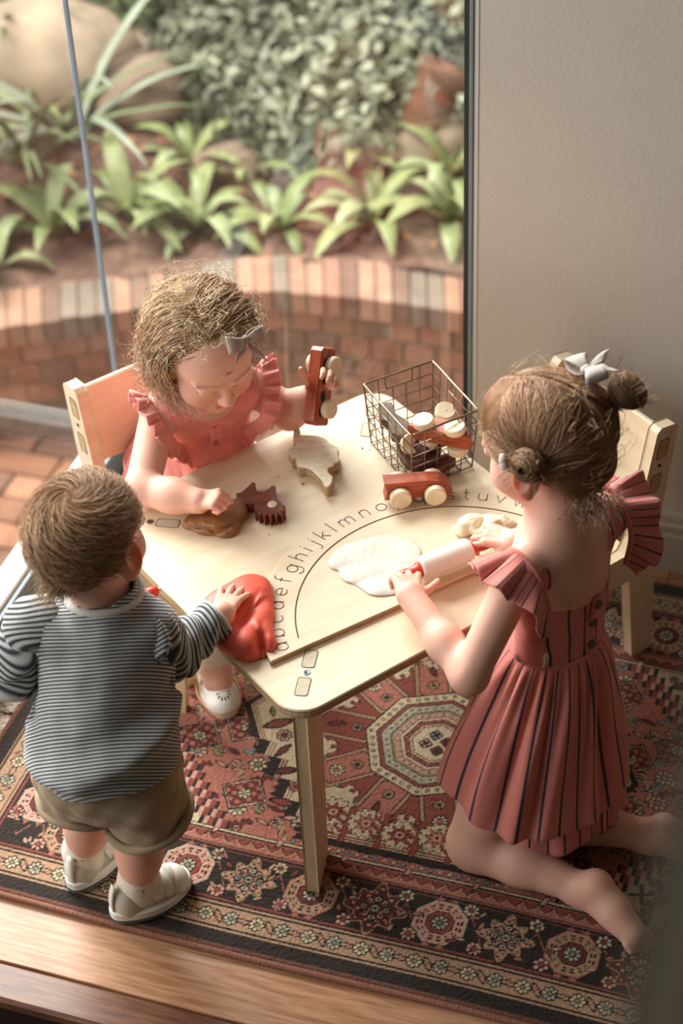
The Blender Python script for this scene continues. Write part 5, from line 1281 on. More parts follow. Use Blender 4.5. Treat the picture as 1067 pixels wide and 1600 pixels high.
# socks and trainers
for (a, b, hl, to) in ((kL, aL, (-.470, 2.103, 0), (-.415, 2.195, 0)), (kR, aR, (-.398, 2.040, 0), (-.282, 2.108, 0))):
    a, b, hl, to = (np.array(q, float) for q in (a, b, hl, to)); v = Vol(np.min([b, hl], 0) - .08, np.max([b, hl], 0) + .12, .002); f = (to - hl)/np.linalg.norm(to - hl)
    top = b + (a - b)*.42; v.chain([top, b, b - np.array((0, 0, .022))], [.0345, .0315, .0295], .01); v.cap(b - np.array((0, 0, .02)), b + f*.05 - np.array((0, 0, .03)), .028, .022, .015); ax = (a - b)/np.linalg.norm(a - b); v.half(top - ax*.004, ax, k=.003)
    v.displace(lambda P: -.0008*vnoise(P, 12, 4), .01); V, F = v.mesh(); so = mk('sock', V, F, m_sock, tod, True, tbase); x, y, z = frame(ax); V, F = tube([top - ax*.005 + .0335*(cos(q)*x + sin(q)*y) for q in np.linspace(0, 2*pi, 28, endpoint=False)], .0028, 6, True); mk('sock_rib', V, F, m_sock, so, True, tbase)
    mB = mat('sock motif', '#7a3b36', .9, .1, 60)
    GL = {'B': [[(0, 0), (0, 1), (.35, 1), (.5, .85), (.5, .65), (.35, .52), (0, .52)], [(.35, .52), (.58, .4), (.58, .15), (.4, 0), (0, 0)]], 'O': [arc(.32, .5, .32, .5, 0, 360)], 'Y': [[(0, 1), (.3, .5), (.6, 1)], [(.3, .5), (.3, 0)]]}
    for k_, ch in enumerate('BOY'):
        g = G()
        for pl in GL[ch]:
            P = []
            for x_, y_ in pl: an = -1.95 + .30*k_ + x_*.27; P.append(b + ax*(.006 + .0085*y_) + .0330*(cos(an)*np.array((1, 0, 0)) + sin(an)*np.array((0, 1, 0))))
            g.add(*tube(P, .0009, 4))
        mk('sock_lettering', g.V, g.F, mB, so, True, tbase)
    sneaker(tod, tbase, hl - f*.006, to, .142)
# hair: short, fine, swirled round the crown
rs = np.random.RandomState(5)
v = Vol(H.c - .13, H.c + .13, .0025); L = H.L
v.ell(L(0, -.014, .024), np.array((.0745, .0895, .0765))*H.s, H.R, .01); v.ell(L(0, -.055, -.03), np.array((.055, .030, .03))*H.s, H.R, .02)
v.displace(lambda P: -(.0022*vnoise(P, 9, 3) + .002*vnoise(P, 17, 4)), .02)
v.ell(L(0, .085, -.03), np.array((.068, .06, .072))*H.s, H.R, .012, '-'); 
for t in (-1, 1): v.cap(L(t*.085, .005, -.03), L(t*.085, .05, -.05), .036, .04, .008, '-'); v.half(L(0, -.05, -.058), -H.R[:, 2], k=.016)
V, F = v.mesh(); pz = H.loc(V); w = np.clip(.5 + .5*vnoise(pz, 14, 2), 0, 1)[:, None]; hc = np.array(lin('#805842'))*(1 - w) + np.array(lin('#a57c5a'))*w
mk('hair', V, F, m_hairb, tod, True, tbase, {'Col': hc})
crown = np.array((.008, -.045, .092))
def fl(p, t):
    d = p - crown; d[2] *= .4; d = d/(np.linalg.norm(d) + 1e-6); sw = np.cross((0, 0, 1), d); return d + sw*1.1*(1 - .5*t)
def st(i):
    while True:
        q = rs.normal(size=3); q /= np.linalg.norm(q)
        if q[2] > -.55 and not (q[1] > .45 and q[2] < .35) and not (abs(q[0]) > .7 and q[2] < .1 and q[1] > -.35): return q*np.array((.075, .09, .08)) + np.array((0, -.012, .022))
ps = hairflow(H, rs, 1900, st, .0056, 10, fl, .001, .0075, .0030, .6, (.0755, .0905, .0785), (0, -.014, .024), 18)
strands('hair_strands', None, ps, .00062, m_hair, tod, tbase, hcols(len(ps), '#94684a', '#dfb994', rs))
def st2(i): a = rs.uniform(-2.5, -.6); return np.array((.055*cos(a), -.012 + .088*sin(a), -.035 + rs.uniform(-.01, .02)))
ps = hairflow(H, rs, 420, st2, .0046, 12, lambda p, t: np.array((-.35, -.25 - .3*t, -1)), .002, .012, .0055, .75, (.072, .086, .078), (0, -.014, .024), 16)
strands('hair_curls', None, ps, .0006, m_hair, tod, tbase, hcols(len(ps), '#8f6a4a', '#d9b890', rs))
# the toddler's rolling pin
m_pin = mat('white plastic', '#e9e6df', .35, .04, 20, spec=.5); m_pinr = mat('red plastic', '#d8432f', .35, .06, 20, spec=.5)
def rolling_pin(a, b, label, r=.021, hl=.038, hr=.0095):
    a, b = np.array(a, float), np.array(b, float); c = (a + b)/2; d = b - a; L = np.linalg.norm(d); x, y, z = frame(d); R = np.stack([x, y, z], 1); t = empty('rolling_pin', c, (0, 0, 0), label, 'rolling pin', 'children\'s rolling pins'); h = L/2
    V, F = lathe([(hr*.8, -h), (r - .002, -h), (r, -h + .003), (r, h - .003), (r - .002, h), (hr*.8, h)], 30, R); mk('roller', V, F, m_pin, t)
    for s in (-1, 1):
        V, F = lathe([(hr*1.25, s*(h + .0003)), (hr*1.2, s*(h + .005)), (hr*.9, s*(h + .009)), (hr*1.05, s*(h + hl*.6)), (hr, s*(h + hl*.9)), (hr*.6, s*(h + hl))][::s], 18, R); o = mk('handle', V, F, m_pinr, t, True)
        V, F = lathe([(.004, s*(h + hl - .0005)), (.0035, s*(h + hl + .004)), (.0015, s*(h + hl + .005))][::s], 12, R); mk('end_cap', V, F, m_pin, o)
    return t
rolling_pin(pinR - pd*.15, pinR - pd*.042, 'white rolling pin with red handles held by the toddler at the table edge', .0175, .038, .0085)
# ================================================================ the curly-haired girl on the far side
g1b = np.array((-.24, 2.74, 0))
g1 = empty('person', g1b, (0, 0, 0), 'curly-haired girl in a coral ruffled dress sitting on the far side and looking down', 'person')
f1 = np.array((.35, -.937, 0)); r1 = np.array((-.937, -.35, 0)); UPZ = np.array((0, 0, 1.))
H = Head((-.212, 2.668, .682), (.40, -.86, -.40), 1.02, roll=-.06); L = H.L
v = Vol((-.45, 2.42, .0), (.10, 2.93, .80), .002)
nb1 = np.array((-.222, 2.705, .575)); ch1 = np.array((-.236, 2.748, .47)); hp1 = np.array((-.272, 2.80, .31))
H.build(v, neck=nb1)
v.ell(ch1, (.078, .058, .085), basis3(f1), .04); v.ell(hp1, (.085, .07, .07), basis3(f1), .05)
sR = nb1 + r1*.084 + np.array((0, .005, -.028)); sL = nb1 - r1*.084 + np.array((0, .005, -.028)); v.cap(sR - r1*.02, sL + r1*.02, .034, k=.04)
eR = at(222, 764, .478); wR = at(310, 783, .487); eL = at(452, 645, .488); wL = at(490, 617, .545)
v.chain([sR, eR, wR], [.032, .029, .0215], .014); v.ell(eR*.45 + wR*.55, (.03, .03, .028), None, .02)
v.chain([sL, eL, wL], [.032, .029, .0215], .014); v.ell(eL*.55 + wL*.45, (.027, .027, .027), None, .02)
d = at(345, 782, .500) - wR
K1, _ = hand(v, wR - d*.10, d + np.array((0, 0, .004)), (-.05, -.25, .95), -1, .092, ((1.15, 1.35, .9), (1.2, 1.35, .9), (1.2, 1.35, .9), (1.2, 1.3, .9)), .05, (.8, .35, .55), .75, .058)
K2, _ = hand(v, wL + np.array((0, .004, 0)), at(520, 588, .592) - wL + np.array((0, .01, .0)), (-.20, .80, -.42), 1, .092, ((.55, .95, .5), (.6, 1.0, .5), (.6, 1.0, .5), (.6, .95, .5)), .12, (.45, .85, .15), .2, .056)
kL1, kR1 = hp1 + f1*.20 - r1*.065 - UPZ*.045, hp1 + f1*.20 + r1*.02 - UPZ*.045
aR1, aL1 = np.array((-.245, 2.568, .075)), np.array((-.13, 2.60, .075))
v.chain([hp1 + r1*.045, kR1, aR1, aR1 + np.array((.008, -.03, -.035))], [.06, .044, .030, .026], .02); v.chain([hp1 - r1*.045, kL1, aL1, aL1 + np.array((.008, -.03, -.035))], [.06, .044, .030, .026], .02)
V, F = v.mesh(); C = body_colors(V, [(eR, .03, '#e0a08a', .4), (eL, .03, '#e0a08a', .4)] + [(k, .009, '#e3a08c', .5) for k in K1 + K2]); H.paint(V, C, lash=.9, browc='#a58563')
w = np.exp(-np.sum((H.loc(V) - np.array((-.004, .090, .040)))**2/np.array((.006, .02, .003))**2, 1))[:, None]*.9; C = C*(1 - w) + np.array(lin('#6b3a2c'))*w
mk('body', V, F, m_skin, g1, True, g1b, {'Col': C}); H.ear(1, m_ear, g1, g1b); H.ear(-1, m_ear, g1, g1b)
# dress: yoke, bodice below the ruffle, skirt
m_coral = mat('coral linen', '#ec9189', .9, .16, 30, .3, 420, sheen=.3, detail=6)
m_coral2 = mat('coral ruffle linen', '#ef9a92', .9, .14, 30, .25, 420, sheen=.3)
B1 = basis3(f1)
def tor(v, grow):
    v.ell(ch1 + UPZ*.01, np.array((.083, .064, .085)) + grow, B1, .03); v.cap(sR - r1*.016 + UPZ*.001, sL + r1*.016 + UPZ*.001, .037 + grow, k=.035); v.ell(ch1 - UPZ*.06 + f1*.0, np.array((.086, .070, .07)) + grow, B1, .03)
v = Vol(ch1 - np.array((.16, .16, .2)), ch1 + np.array((.16, .16, .17)), .0022); tor(v, .0035)
v.displace(lambda P: -(.0018*vnoise(P, 8, 31) + .0012*vnoise(P, 16, 32)), .02)
nk = nb1 + f1*.022; v.ell(nk + UPZ*.012, (.056, .062, .050), B1, .004, '-'); v.ell(nk + f1*.02 - UPZ*.012, (.036, .05, .034), B1, .006, '-')
for t, s_ in ((1, sR), (-1, sL)): v.cap(s_ + r1*t*.020 - UPZ*.004, s_ + r1*t*.06 - UPZ*.03 - f1*.0, .036, .05, .004, '-')
V, F = v.mesh(); mk('dress_bodice', V, F, m_coral, g1, True, g1b)
v = Vol(hp1 - np.array((.25, .25, .18)), hp1 + np.array((.25, .25, .25)), .003)
v.cap(ch1 - UPZ*.05, hp1, .085, .115, .03); v.cap(hp1, hp1 + f1*.17 - UPZ*.03, .10, .09, .05)
v.displace(lambda P: -(.006*np.sin(np.arctan2(P[:, 1] - hp1[1], P[:, 0] - hp1[0])*16 + P[:, 2]*14)*np.clip((.46 - P[:, 2])*8, .1, 1) + .003*vnoise(P, 7, 33)), .03)
v.half(hp1 + f1*.20, f1*.8 - UPZ*.6, k=.004); V, F = v.mesh(); mk('dress_skirt', V, F, m_coral, g1, True, g1b)
# button placket with buttons, neck binding
def surf(p, rad=.003):
    """push a point onto the yoke along the facing direction"""
    q = np.array(p, float)
    for k in range(60):
        e = (q - (ch1 + UPZ*.01)); l = np.array((e @ B1[:, 0], e @ B1[:, 1], e @ B1[:, 2])); s_ = np.sqrt(((l/np.array((.0865, .0675, .0885)))**2).sum())
        if s_ > 1: break
        q = q + f1*.002
    return q + f1*rad
P = np.zeros((10, 4, 3))
for i in range(10):
    for j in range(4): P[i, j] = surf(ch1 + f1*.02 + UPZ*(.052 - .012*i) - r1*(-.010 + .0068*j + .001), .0022)
V, F = thick_sheet(P, .0025); mk('placket', V, F, m_coral2, g1, False, g1b)
m_but = mat('coral button', '#d0625c', .4, .08, 40)
for k in range(3):
    c = surf(ch1 + f1*.02 + UPZ*(.040 - .036*k), .0045); x, y, z = frame(f1 + UPZ*.3); Rb = np.stack([x, y, z], 1)
    V, F = lathe([(.0062, -.001), (.0066, .0004), (.0058, .0012), (.0042, .0007), (.001, .0007)], 18, Rb, c); o = mk('button', V, F, m_but, g1, False, g1b)
    for t in (-1, 1): V, F = lathe([(.0008, 0), (.0008, .0006)], 6, Rb, c + Rb @ np.array((t*.0016, 0, .0007))); mk('button_hole', V, F, m_win, o, False, g1b)
# ruffles over the shoulders and along the bottom of the yoke
for t, s_ in ((1, sR), (-1, sL)):
    pts = [s_ - f1*.052 + r1*t*.010 - UPZ*.045, s_ - f1*.034 + r1*t*.018 + UPZ*.008, s_ + r1*t*.018 + UPZ*.038, s_ + f1*.036 + r1*t*.006 + UPZ*.014, s_ + f1*.052 - r1*t*.008 - UPZ*.026, surf(ch1 + r1*t*.055 + UPZ*.005, .002), surf(ch1 + r1*t*.035 - UPZ*.022, .002), surf(ch1 + r1*t*.004 - UPZ*.035, .002)]
    B = catmull(pts, 8); n_ = len(B); dirs = []
    o0 = [r1*t*.7 - f1*.6 + UPZ*.1, r1*t*1.0 - f1*.3 + UPZ*.2, r1*t*1.0 + UPZ*.35, r1*t*.9 + f1*.45 + UPZ*.05, r1*t*.8 + f1*.6 - UPZ*.25, r1*t*.65 + f1*.6 - UPZ*.6, r1*t*.25 + f1*.6 - UPZ*.9, f1*.5 - UPZ*1.0]; D = catmull(o0, 8)
    ruffle('ruffle', B, D, .034, 17, .0060, m_coral2, g1, g1b, .0016, 8)
# shoes and socks
for a, hl, to in ((aR1, (-.262, 2.615, 0), (-.222, 2.488, 0)), (aL1, (-.135, 2.640, 0), (-.11, 2.51, 0))):
    v = Vol(a - .09, a + .09, .0022); v.chain([a + UPZ*.06, a + UPZ*.0, a + np.array((.004, -.012, -.028))], [.0375, .0345, .030], .01); v.half(a + UPZ*.055, (0, 0, 1)); V, F = v.mesh(); mk('sock', V, F, m_sock, g1, True, g1b)
    tbar(g1, g1b, hl, to, .142)
# hair
rs = np.random.RandomState(9)
v = Vol(H.c - .14, H.c + .14, .0025); v.ell(L(0, -.018, .028), np.array((.075, .089, .0735))*H.s, H.R, .01); v.ell(L(0, -.06, -.03), np.array((.068, .048, .06))*H.s, H.R, .03)
for t in (-1, 1): v.ell(L(t*.064, -.01, -.025), np.array((.018, .034, .042))*H.s, H.R, .03)
v.displace(lambda P: -(.005*vnoise(P, 7, 41) + .003*vnoise(P, 14, 42)), .02)
v.ell(L(0, .085, -.028), np.array((.064, .066, .078))*H.s, H.R, .014, '-'); V, F = v.mesh(); pz = H.loc(V); w = np.clip(.5 + .5*vnoise(pz, 11, 2), 0, 1)[:, None]
mk('hair', V, F, m_hairb, g1, True, g1b, {'Col': np.array(lin('#85603f'))*(1 - w) + np.array(lin('#ba9068'))*w})
part = lambda: np.array((.022 + rs.normal()*.012, rs.uniform(-.075, .055), .09))
def st(i):
    if i % 3 == 0: return part()
    while True:
        q = rs.normal(size=3); q /= np.linalg.norm(q)
        if q[2] > -.1 and not (q[1] > .62 and q[2] < .62): return q*np.array((.077, .09, .08)) + np.array((0, -.014, .024))
def fl(p, t):
    sd = 1 if p[0] > .012 else -1; fr = max(0, p[1] - .02)*8
    return np.array((sd*(1.1 + .4*fr), -.55 - .9*fr*(1 - .3*t), -.35 - 1.5*t))
sh = (.077, .091, .0755)
ps = hairflow(H, rs, 1900, st, .0046, 27, fl, .001, .014, .0055, .27, sh, (0, -.014, .024), 16); strands('hair_strands', None, ps, .00075, m_hair, g1, g1b, hcols(len(ps), '#9c6e4e', '#f2d0aa', rs))
def st2(i):
    a = rs.uniform(3.9, 6.8) if i % 4 else rs.uniform(2.95, 3.9); z = rs.uniform(-.045, .055); return np.array((.085*cos(a), -.02 + .095*sin(a), z))
def fl2(p, t): o = np.array((p[0], p[1] + .02, 0)); o /= np.linalg.norm(o) + 1e-6; return o*(.9*t + .15) + np.array((0, 0, -1)) + np.array((rs.normal()*.15, rs.normal()*.15, 0))
ps = hairflow(H, rs, 1300, st2, .0042, 22, fl2, .004, .034, .0110, .45, (.080, .096, .082), (0, -.014, .024), 10); strands('hair_curls', None, ps, .0007, m_hair, g1, g1b, hcols(len(ps), '#b88660', '#fbe0c2', rs, .2))
ps = hairflow(H, rs, 120, st, .0055, 16, lambda p, t: np.array((rs.normal(), rs.normal(), .3)), .004, .035, .007, .8, sh, (0, -.014, .024), 3); strands('stray_hair', None, ps, .00045, m_hair, g1, g1b, hcols(len(ps), '#b59a72', '#f0e0c0', rs, .1))
m_bow1 = mat('taupe bow linen', '#a8958a', .9, .15, 60, .4, 420, sheen=.3)
bn = H.R @ np.array((-.45, .62, .72)); bow(g1, g1b, L(-.036, .062, .088), H.R @ np.array((-.85, -.1, -.25)), bn + np.array((0, -.3, .2)), 1.0, m_bow1)
# ================================================================ the girl kneeling in the striped dress
g2b = np.array((.31, 2.17, 0))
g2 = empty('person', g2b, (0, 0, 0), 'kneeling barefoot girl in a coral dress with navy stripes and two hair buns', 'person')
f2 = np.array((-.62, .785, 0)); f2 /= np.linalg.norm(f2); r2 = np.array((f2[1], -f2[0], 0)); B2 = basis3(f2)
H = Head((.304, 2.243, .778), (-.75, .61, -.24), 1.07, roll=.02); L = H.L
nb2 = np.array((.318, 2.215, .635)); ch2 = np.array((.328, 2.207, .535)); ws2 = np.array((.322, 2.197, .43)); hp2 = np.array((.312, 2.188, .29))
sL2, sR2 = np.array((.258, 2.152, .612)), np.array((.408, 2.278, .612))
v = Vol((.03, 1.86, -.012), (.62, 2.46, .90), .0025)
H.build(v, neck=nb2)
v.ell(ch2, (.080, .054, .080), B2, .04).ell(ws2, (.070, .052, .07), B2, .05).ell(hp2, (.088, .070, .07), B2, .05).cap(sL2 + r2*.01, sR2 - r2*.01, .033, k=.045).cap(nb2 - UPZ*.02, nb2 - UPZ*.06, .048, .07, .04)
eL2, wL2 = at(733, 1056, .465), at(640, 930, .502); eR2, wR2 = np.array((.362, 2.372, .50)), at(806, 846, .495)
v.chain([sL2, eL2, wL2], [.032, .0275, .021], .016); v.ell(eL2*.6 + wL2*.4, (.027, .027, .029), None, .02); v.chain([sR2, eR2, wR2], [.032, .0275, .021], .016)
PZ = TZ + BT + .0255
pA, pB = at(656, 890, PZ), at(733, 859, PZ); pdir = (pB - pA)/np.linalg.norm(pB - pA); hA, hB = pA - pdir*.022, pB + pdir*.022
d = hA + np.array((-.008, .030, .020)) - wL2
K1, _ = hand(v, wL2 - d*.08, d, (.10, -.30, .95), 1, .108, ((.35, .95, .7), (.35, .95, .7), (.4, .95, .7), (.4, 1.0, .7)), .16, (.75, .72, .05), .12, .052)
d = hB + np.array((.004, .006, .018)) - wR2
K2, _ = hand(v, wR2 - d*.05, d, (-.12, -.15, .97), -1, .108, ((.45, .95, .7), (.45, .95, .7), (.5, .95, .7), (.5, 1.0, .7)), .14, (.7, .75, .35), .35, .052)
kL2, aL2 = np.array((.193, 2.118, .047)), np.array((.352, 2.022, .042)); kR2, aR2 = np.array((.285, 2.185, .047)), np.array((.475, 2.125, .042))
for k_, a_, hs, toe in ((kL2, aL2, -1, np.array((.428, 1.945, .020))), (kR2, aR2, 1, np.array((.575, 2.085, .020)))):
    v.chain([hp2 + r2*hs*.05 - UPZ*.01, k_ + UPZ*.012], [.068, .045], .03); v.chain([k_, k_*.55 + a_*.45 + UPZ*.008, a_], [.043, .039, .025], .02); sd = (a_ - k_); sd[2] = 0; sd /= np.linalg.norm(sd)
    hl = a_ + sd*.028 + UPZ*.022; fd = toe - hl; fd /= np.linalg.norm(fd); v.chain([a_, hl], [.026, .0235], .014); v.chain([hl, hl*.5 + toe*.5 - UPZ*.0, toe], [.0235, .0235, .020], .02); v.cap(a_ - UPZ*.006, toe + UPZ*.003, .019, .016, .02); lt = np.cross(fd, UPZ); lt /= np.linalg.norm(lt)
    for q in range(5): o = (q - 2)*.0098*-hs; b_ = toe + lt*o + fd*.010*(1 - .10*abs(q - 1)); v.cap(b_, b_ + fd*(.018 - .002*q) - UPZ*.004, .0075 if q else .0095, .0065 if q else .0085, .004)
V, F = v.mesh(); C = body_colors(V, [(eL2, .03, '#dd9f88', .5), (aL2 + np.array((.03, -.01, .02)), .03, '#dc937c', .6), (kL2, .04, '#dca28c', .4), (aR2, .04, '#dc937c', .4)] + [(k, .01, '#e29c88', .5) for k in K1 + K2]); H.paint(V, C, browc='#8d6a4c')
mk('body', V, F, m_skin, g2, True, g2b, {'Col': C}); H.ear(1, m_ear, g2, g2b); H.ear(-1, m_ear, g2, g2b)
rolling_pin(pA, pB, 'white rolling pin with red handles in the kneeling girl\'s hands on the board', .0205, .042, .010)
# bodice: square back, straps
m_str = stripemat('striped coral cotton', '#e0877c', '#343544', .0275, .13, .035)
def lat(V): return (V - ws2) @ r2 + .5*.0275 + .0018*vnoise(V, 2.5, 3)
v = Vol(ws2 - np.array((.17, .17, .06)), ws2 + np.array((.17, .17, .25)), .0024)
v.ell(ch2 - UPZ*.005, (.0865, .062, .088), B2, .03).ell(ws2, (.078, .060, .07), B2, .05).cap(sL2 + r2*.012 - UPZ*.002, sR2 - r2*.012 - UPZ*.002, .037, k=.04)
v.displace(lambda P: -(.002*vnoise(P, 7, 51) + .0012*vnoise(P, 15, 52)), .02)
nk = ch2 + UPZ*.105 - f2*.05; v.ell(nk, (.060, .066, .060), B2, .012, '-'); v.ell(nb2 + UPZ*.02 + f2*.02, (.060, .068, .05), B2, .008, '-'); v.ell(ch2 + UPZ*.06 - f2*.07, (.054, .05, .052), B2, .010, '-')
for t, s_ in ((1, sR2), (-1, sL2)): v.cap(s_ + r2*t*.030, s_ + r2*t*.06 - UPZ*.04, .036, .05, .004, '-')
v.half(ws2 - UPZ*.008, -UPZ, k=.003); V, F = v.mesh(); mk('dress_bodice', V, F, m_str, g2, True, g2b, {'s': lat(V)})
# back buttons and placket
m_dbut = mat('dark button', '#3a2f33', .35, .1, 60, spec=.6); m_plain = mat('coral cotton plain', '#dc7d73', .9, .14, 40, .3, 400, sheen=.2)
def backpt(z, lt=0, out=.003):
    q = ws2*(1 - (z - ws2[2])/.105) + ch2*((z - ws2[2])/.105); q = np.array((q[0], q[1], z)) + r2*lt
    for k in range(90):
        q = q - f2*.001; e1_ = q - (ch2 - UPZ*.005); e2_ = q - ws2; a = np.sqrt((((e1_ @ B2)/np.array((.0865, .062, .088)))**2).sum()); b = np.sqrt((((e2_ @ B2)/np.array((.078, .060, .07)))**2).sum())
        if min(a, b) > 1.02: break
    return q - f2*out
P = np.zeros((9, 4, 3))
for i in range(9):
    for j in range(4): P[i, j] = backpt(.437 + .0135*i, .012 + (j - 1.5)*.0075, .0022)
V, F = thick_sheet(P, .0022); mk('placket', V, F, m_plain, g2, True, g2b)
for z in (.452, .492, .530):
    c = backpt(z, .012, .0045); x, y, z_ = frame(-f2 + UPZ*.1); V, F = lathe([(.0072, -.001), (.0078, .0006), (.007, .0016), (.005, .0011), (.001, .0011)], 20, np.stack([x, y, z_], 1), c); mk('button', V, F, m_dbut, g2, False, g2b)
# gathered skirt in two tiers
def tier(name, c0, c1, r0, r1_, hem, nf, amp, seed, nu=260, nv=44, lean=None, pw=.8):
    P = np.zeros((nu, nv, 3)); S = np.zeros((nu, nv)); rs_ = np.random.RandomState(seed)
    for i in range(nu):
        th = 2*pi*i/nu; dr = cos(th)*r2 + sin(th)*f2; ph = nf*th + 1.5*sin(2*th + seed) + .9*sin(5*th + 1) + .5*sin(8*th); amp_ = amp*(.75 + .45*sin(3*th + seed*2) + .25*sin(7*th))
        h = hem(th)
        for j in range(nv):
            t = j/(nv - 1); c = c0*(1 - t) + c1*t; c = np.array((c[0], c[1], 0)); rad = r0 + (r1_ - r0)*t**pw; ell = np.sqrt((cos(th)*1.0)**2 + (sin(th)*.82)**2)
            k_ = (1 - .6*t) if t > .0 else 1; w_ = amp_*(t*(1 - t)*2.2 + .6*t)*sin(ph + 1.2*t) + .5*amp*sin(2.3*ph + 4*t)*(1 - t)*min(1, t*6) + .006*sin(2*th + 5*t + seed)*t
            z = c0[2] + (h - c0[2])*t - .010*sin(pi*t)*0
            P[i, j] = c + dr*(rad*ell + w_) + UPZ*z; S[i, j] = th/(2*pi)*26*.0275
    V, F = thick_sheet(P, .0022, True); s = np.r_[S.ravel(), S.ravel()]; d_ = np.arange(nv)
    return V, F, s
def put_tier(name, V, F, s):
    # the stripe coordinate is periodic: duplicate the seam column so that it does not run backwards across one face row
    nu, nv = 260, 44; k = nu*nv; V = np.concatenate([V, V[:nv], V[k:k + nv]]); s = np.concatenate([s, np.full(2*nv, 26*.0275)]); o1, o2 = 2*k, 2*k + nv; F2 = []
    for f in F:
        cols = [(i % k)//nv for i in f]
        if max(cols) == nu - 1 and min(cols) == 0: f = tuple((o1 + i if i < k else o2 + i - k) if (i % k)//nv == 0 else i for i in f)
        F2.append(f)
    return mk(name, V, F2, m_str, g2, True, g2b, {'s': s})
lo_c = np.array((.300, 2.165, .1))
V, F, s = tier('skirt', ws2 + UPZ*.004, np.array((.338, 2.168, 0)), .070, .116, lambda th: .080 + .012*sin(3*th + 1), 11, .007, 2); put_tier('skirt_tier', V, F, s)
V, F, s = tier('skirt', ws2 + UPZ*.006, np.array((.292, 2.172, .2)), .074, .162, lambda th: .185 + .02*sin(2*th + .4) + .012*sin(5*th) - .060*np.exp(-((th - 4.0)/.6)**2), 12, .010, 5, pw=.7); put_tier('skirt_tier', V, F, s)
P = [ws2 + UPZ*.003 + r2*cos(a)*.0765 + f2*sin(a)*.0625 for a in np.linspace(0, 2*pi, 50, endpoint=False)]; V, F = tube(P, .0042, 7, True); mk('waist_seam', V, F, m_plain, g2, True, g2b)
# flutter sleeves
for t, s_ in ((-1, sL2), (1, sR2)):
    pts = [s_ + f2*.050 - r2*t*.024 - UPZ*.055, s_ + f2*.040 - r2*t*.008 - UPZ*.004, s_ + f2*.014 + r2*t*.002 + UPZ*.034, s_ - f2*.022 + r2*t*.0 + UPZ*.026, s_ - f2*.048 - r2*t*.004 - UPZ*.012, s_ - f2*.050 - r2*t*.014 - UPZ*.065]
    o0 = [r2*t*.6 + f2*.7 - UPZ*.2, r2*t*.9 + f2*.45 + UPZ*.0, r2*t*1.0 + f2*.15 - UPZ*.12, r2*t*1.0 - f2*.25 - UPZ*.25, r2*t*.85 - f2*.5 - UPZ*.35, r2*t*.45 - f2*.7 - UPZ*.7]
    B = catmull(pts, 9); D = catmull(o0, 9); Lr = np.sum(np.linalg.norm(np.diff(B, axis=0), axis=1))
    ruffle('flutter_sleeve', B, D, .080, 5, .0085, m_str, g2, g2b, .0016, 10, attrs=lambda s: s*Lr*2.2, curl=.5, n=150)
    V, F = tube(B, .0042, 6); mk('strap', V, F, m_plain, g2, True, g2b)
# a little fabric label tag at the side seam
P = np.zeros((6, 3, 3)); q0 = backpt(.462, -.062, .004)
for i in range(6):
    for j in range(3): P[i, j] = q0 + r2*((j - 1)*.007) - UPZ*.007*i - f2*(.003 + .002*sin(i))
V, F = thick_sheet(P, .0012); mk('care_tag', V, F, m_sock, g2, True, g2b)
# hair drawn into two buns
rs = np.random.RandomState(21)
v = Vol(H.c - .15, H.c + .15, .0025); v.ell(L(0, -.016, .026), np.array((.0745, .0885, .0755))*H.s, H.R, .01); v.ell(L(0, -.055, -.028), np.array((.057, .038, .04))*H.s, H.R, .025)
v.ell(L(0, .020, .046), np.array((.067, .066, .054))*H.s, H.R, .02)
v.displace(lambda P: -(.0016*vnoise(P, 9, 61) + .001*vnoise(P, 18, 62)), .02)
v.ell(L(0, .106, -.045), np.array((.064, .055, .072))*H.s, H.R, .012, '-')
for t in (-1, 1): v.cap(L(t*.085, .020, -.04), L(t*.085, .055, -.060), .026*H.s, .036*H.s, .008, '-'); v.ell(L(t*.077, -.012, -.012), np.array((.016, .019, .028))*H.s, H.R, .008, '-')
v.half(L(0, -.05, -.062), -H.R[:, 2], k=.016); V, F = v.mesh(); pz = H.loc(V); w = np.clip(.5 + .5*vnoise(pz, 12, 2), 0, 1)[:, None]
pw_ = np.exp(-(pz[:, 0]/.0019)**2)*(pz[:, 2] > .03); hc = np.array(lin('#704a36'))*(1 - w) + np.array(lin('#9a7050'))*w
mk('hair', V, F, m_hairb, g2, True, g2b, {'Col': hc*(1 - pw_[:, None]*.8) + np.array(lin('#d9ab92'))*pw_[:, None]*.8})
bunL, bunR = np.array((-.076, -.030, .022)), np.array((.050, -.096, .058))
def st(i):
    t = -1 if i % 5 < 3 else 1; k = i % 4
    if k == 0: return np.array((t*.0042, rs.uniform(-.085, .075), .09))            # from the parting
    if k == 1: return np.array((t*rs.uniform(.03, .06), .078, rs.uniform(.0, .05)))            # from the hairline
    if k == 2: return np.array((t*rs.uniform(.01, .06), -.085, rs.uniform(-.055, -.02)))  # from the nape
    while True:
        q = rs.normal(size=3); q /= np.linalg.norm(q)
        if q[0]*t > .09 and q[2] > -.45 and not (q[1] > .55 and q[2] < .45): return q*np.array((.075, .09, .078)) + np.array((0, -.014, .024))
def fl(p, t):
    b = bunL if p[0] < 0 else bunR; d = b - p; n_ = np.linalg.norm(d); return d/n_ if n_ > .016 else np.cross(d, (.3, .2, .9))
ps = hairflow(H, rs, 2000, st, .0085, 14, fl, .001, .0035, .0011, .7, (.0755, .0965, .0785), (0, -.008, .026), 14); strands('hair_strands', None, ps, .0006, m_hair, g2, g2b, hcols(len(ps), '#86593e', '#dcb08a', rs, .3))
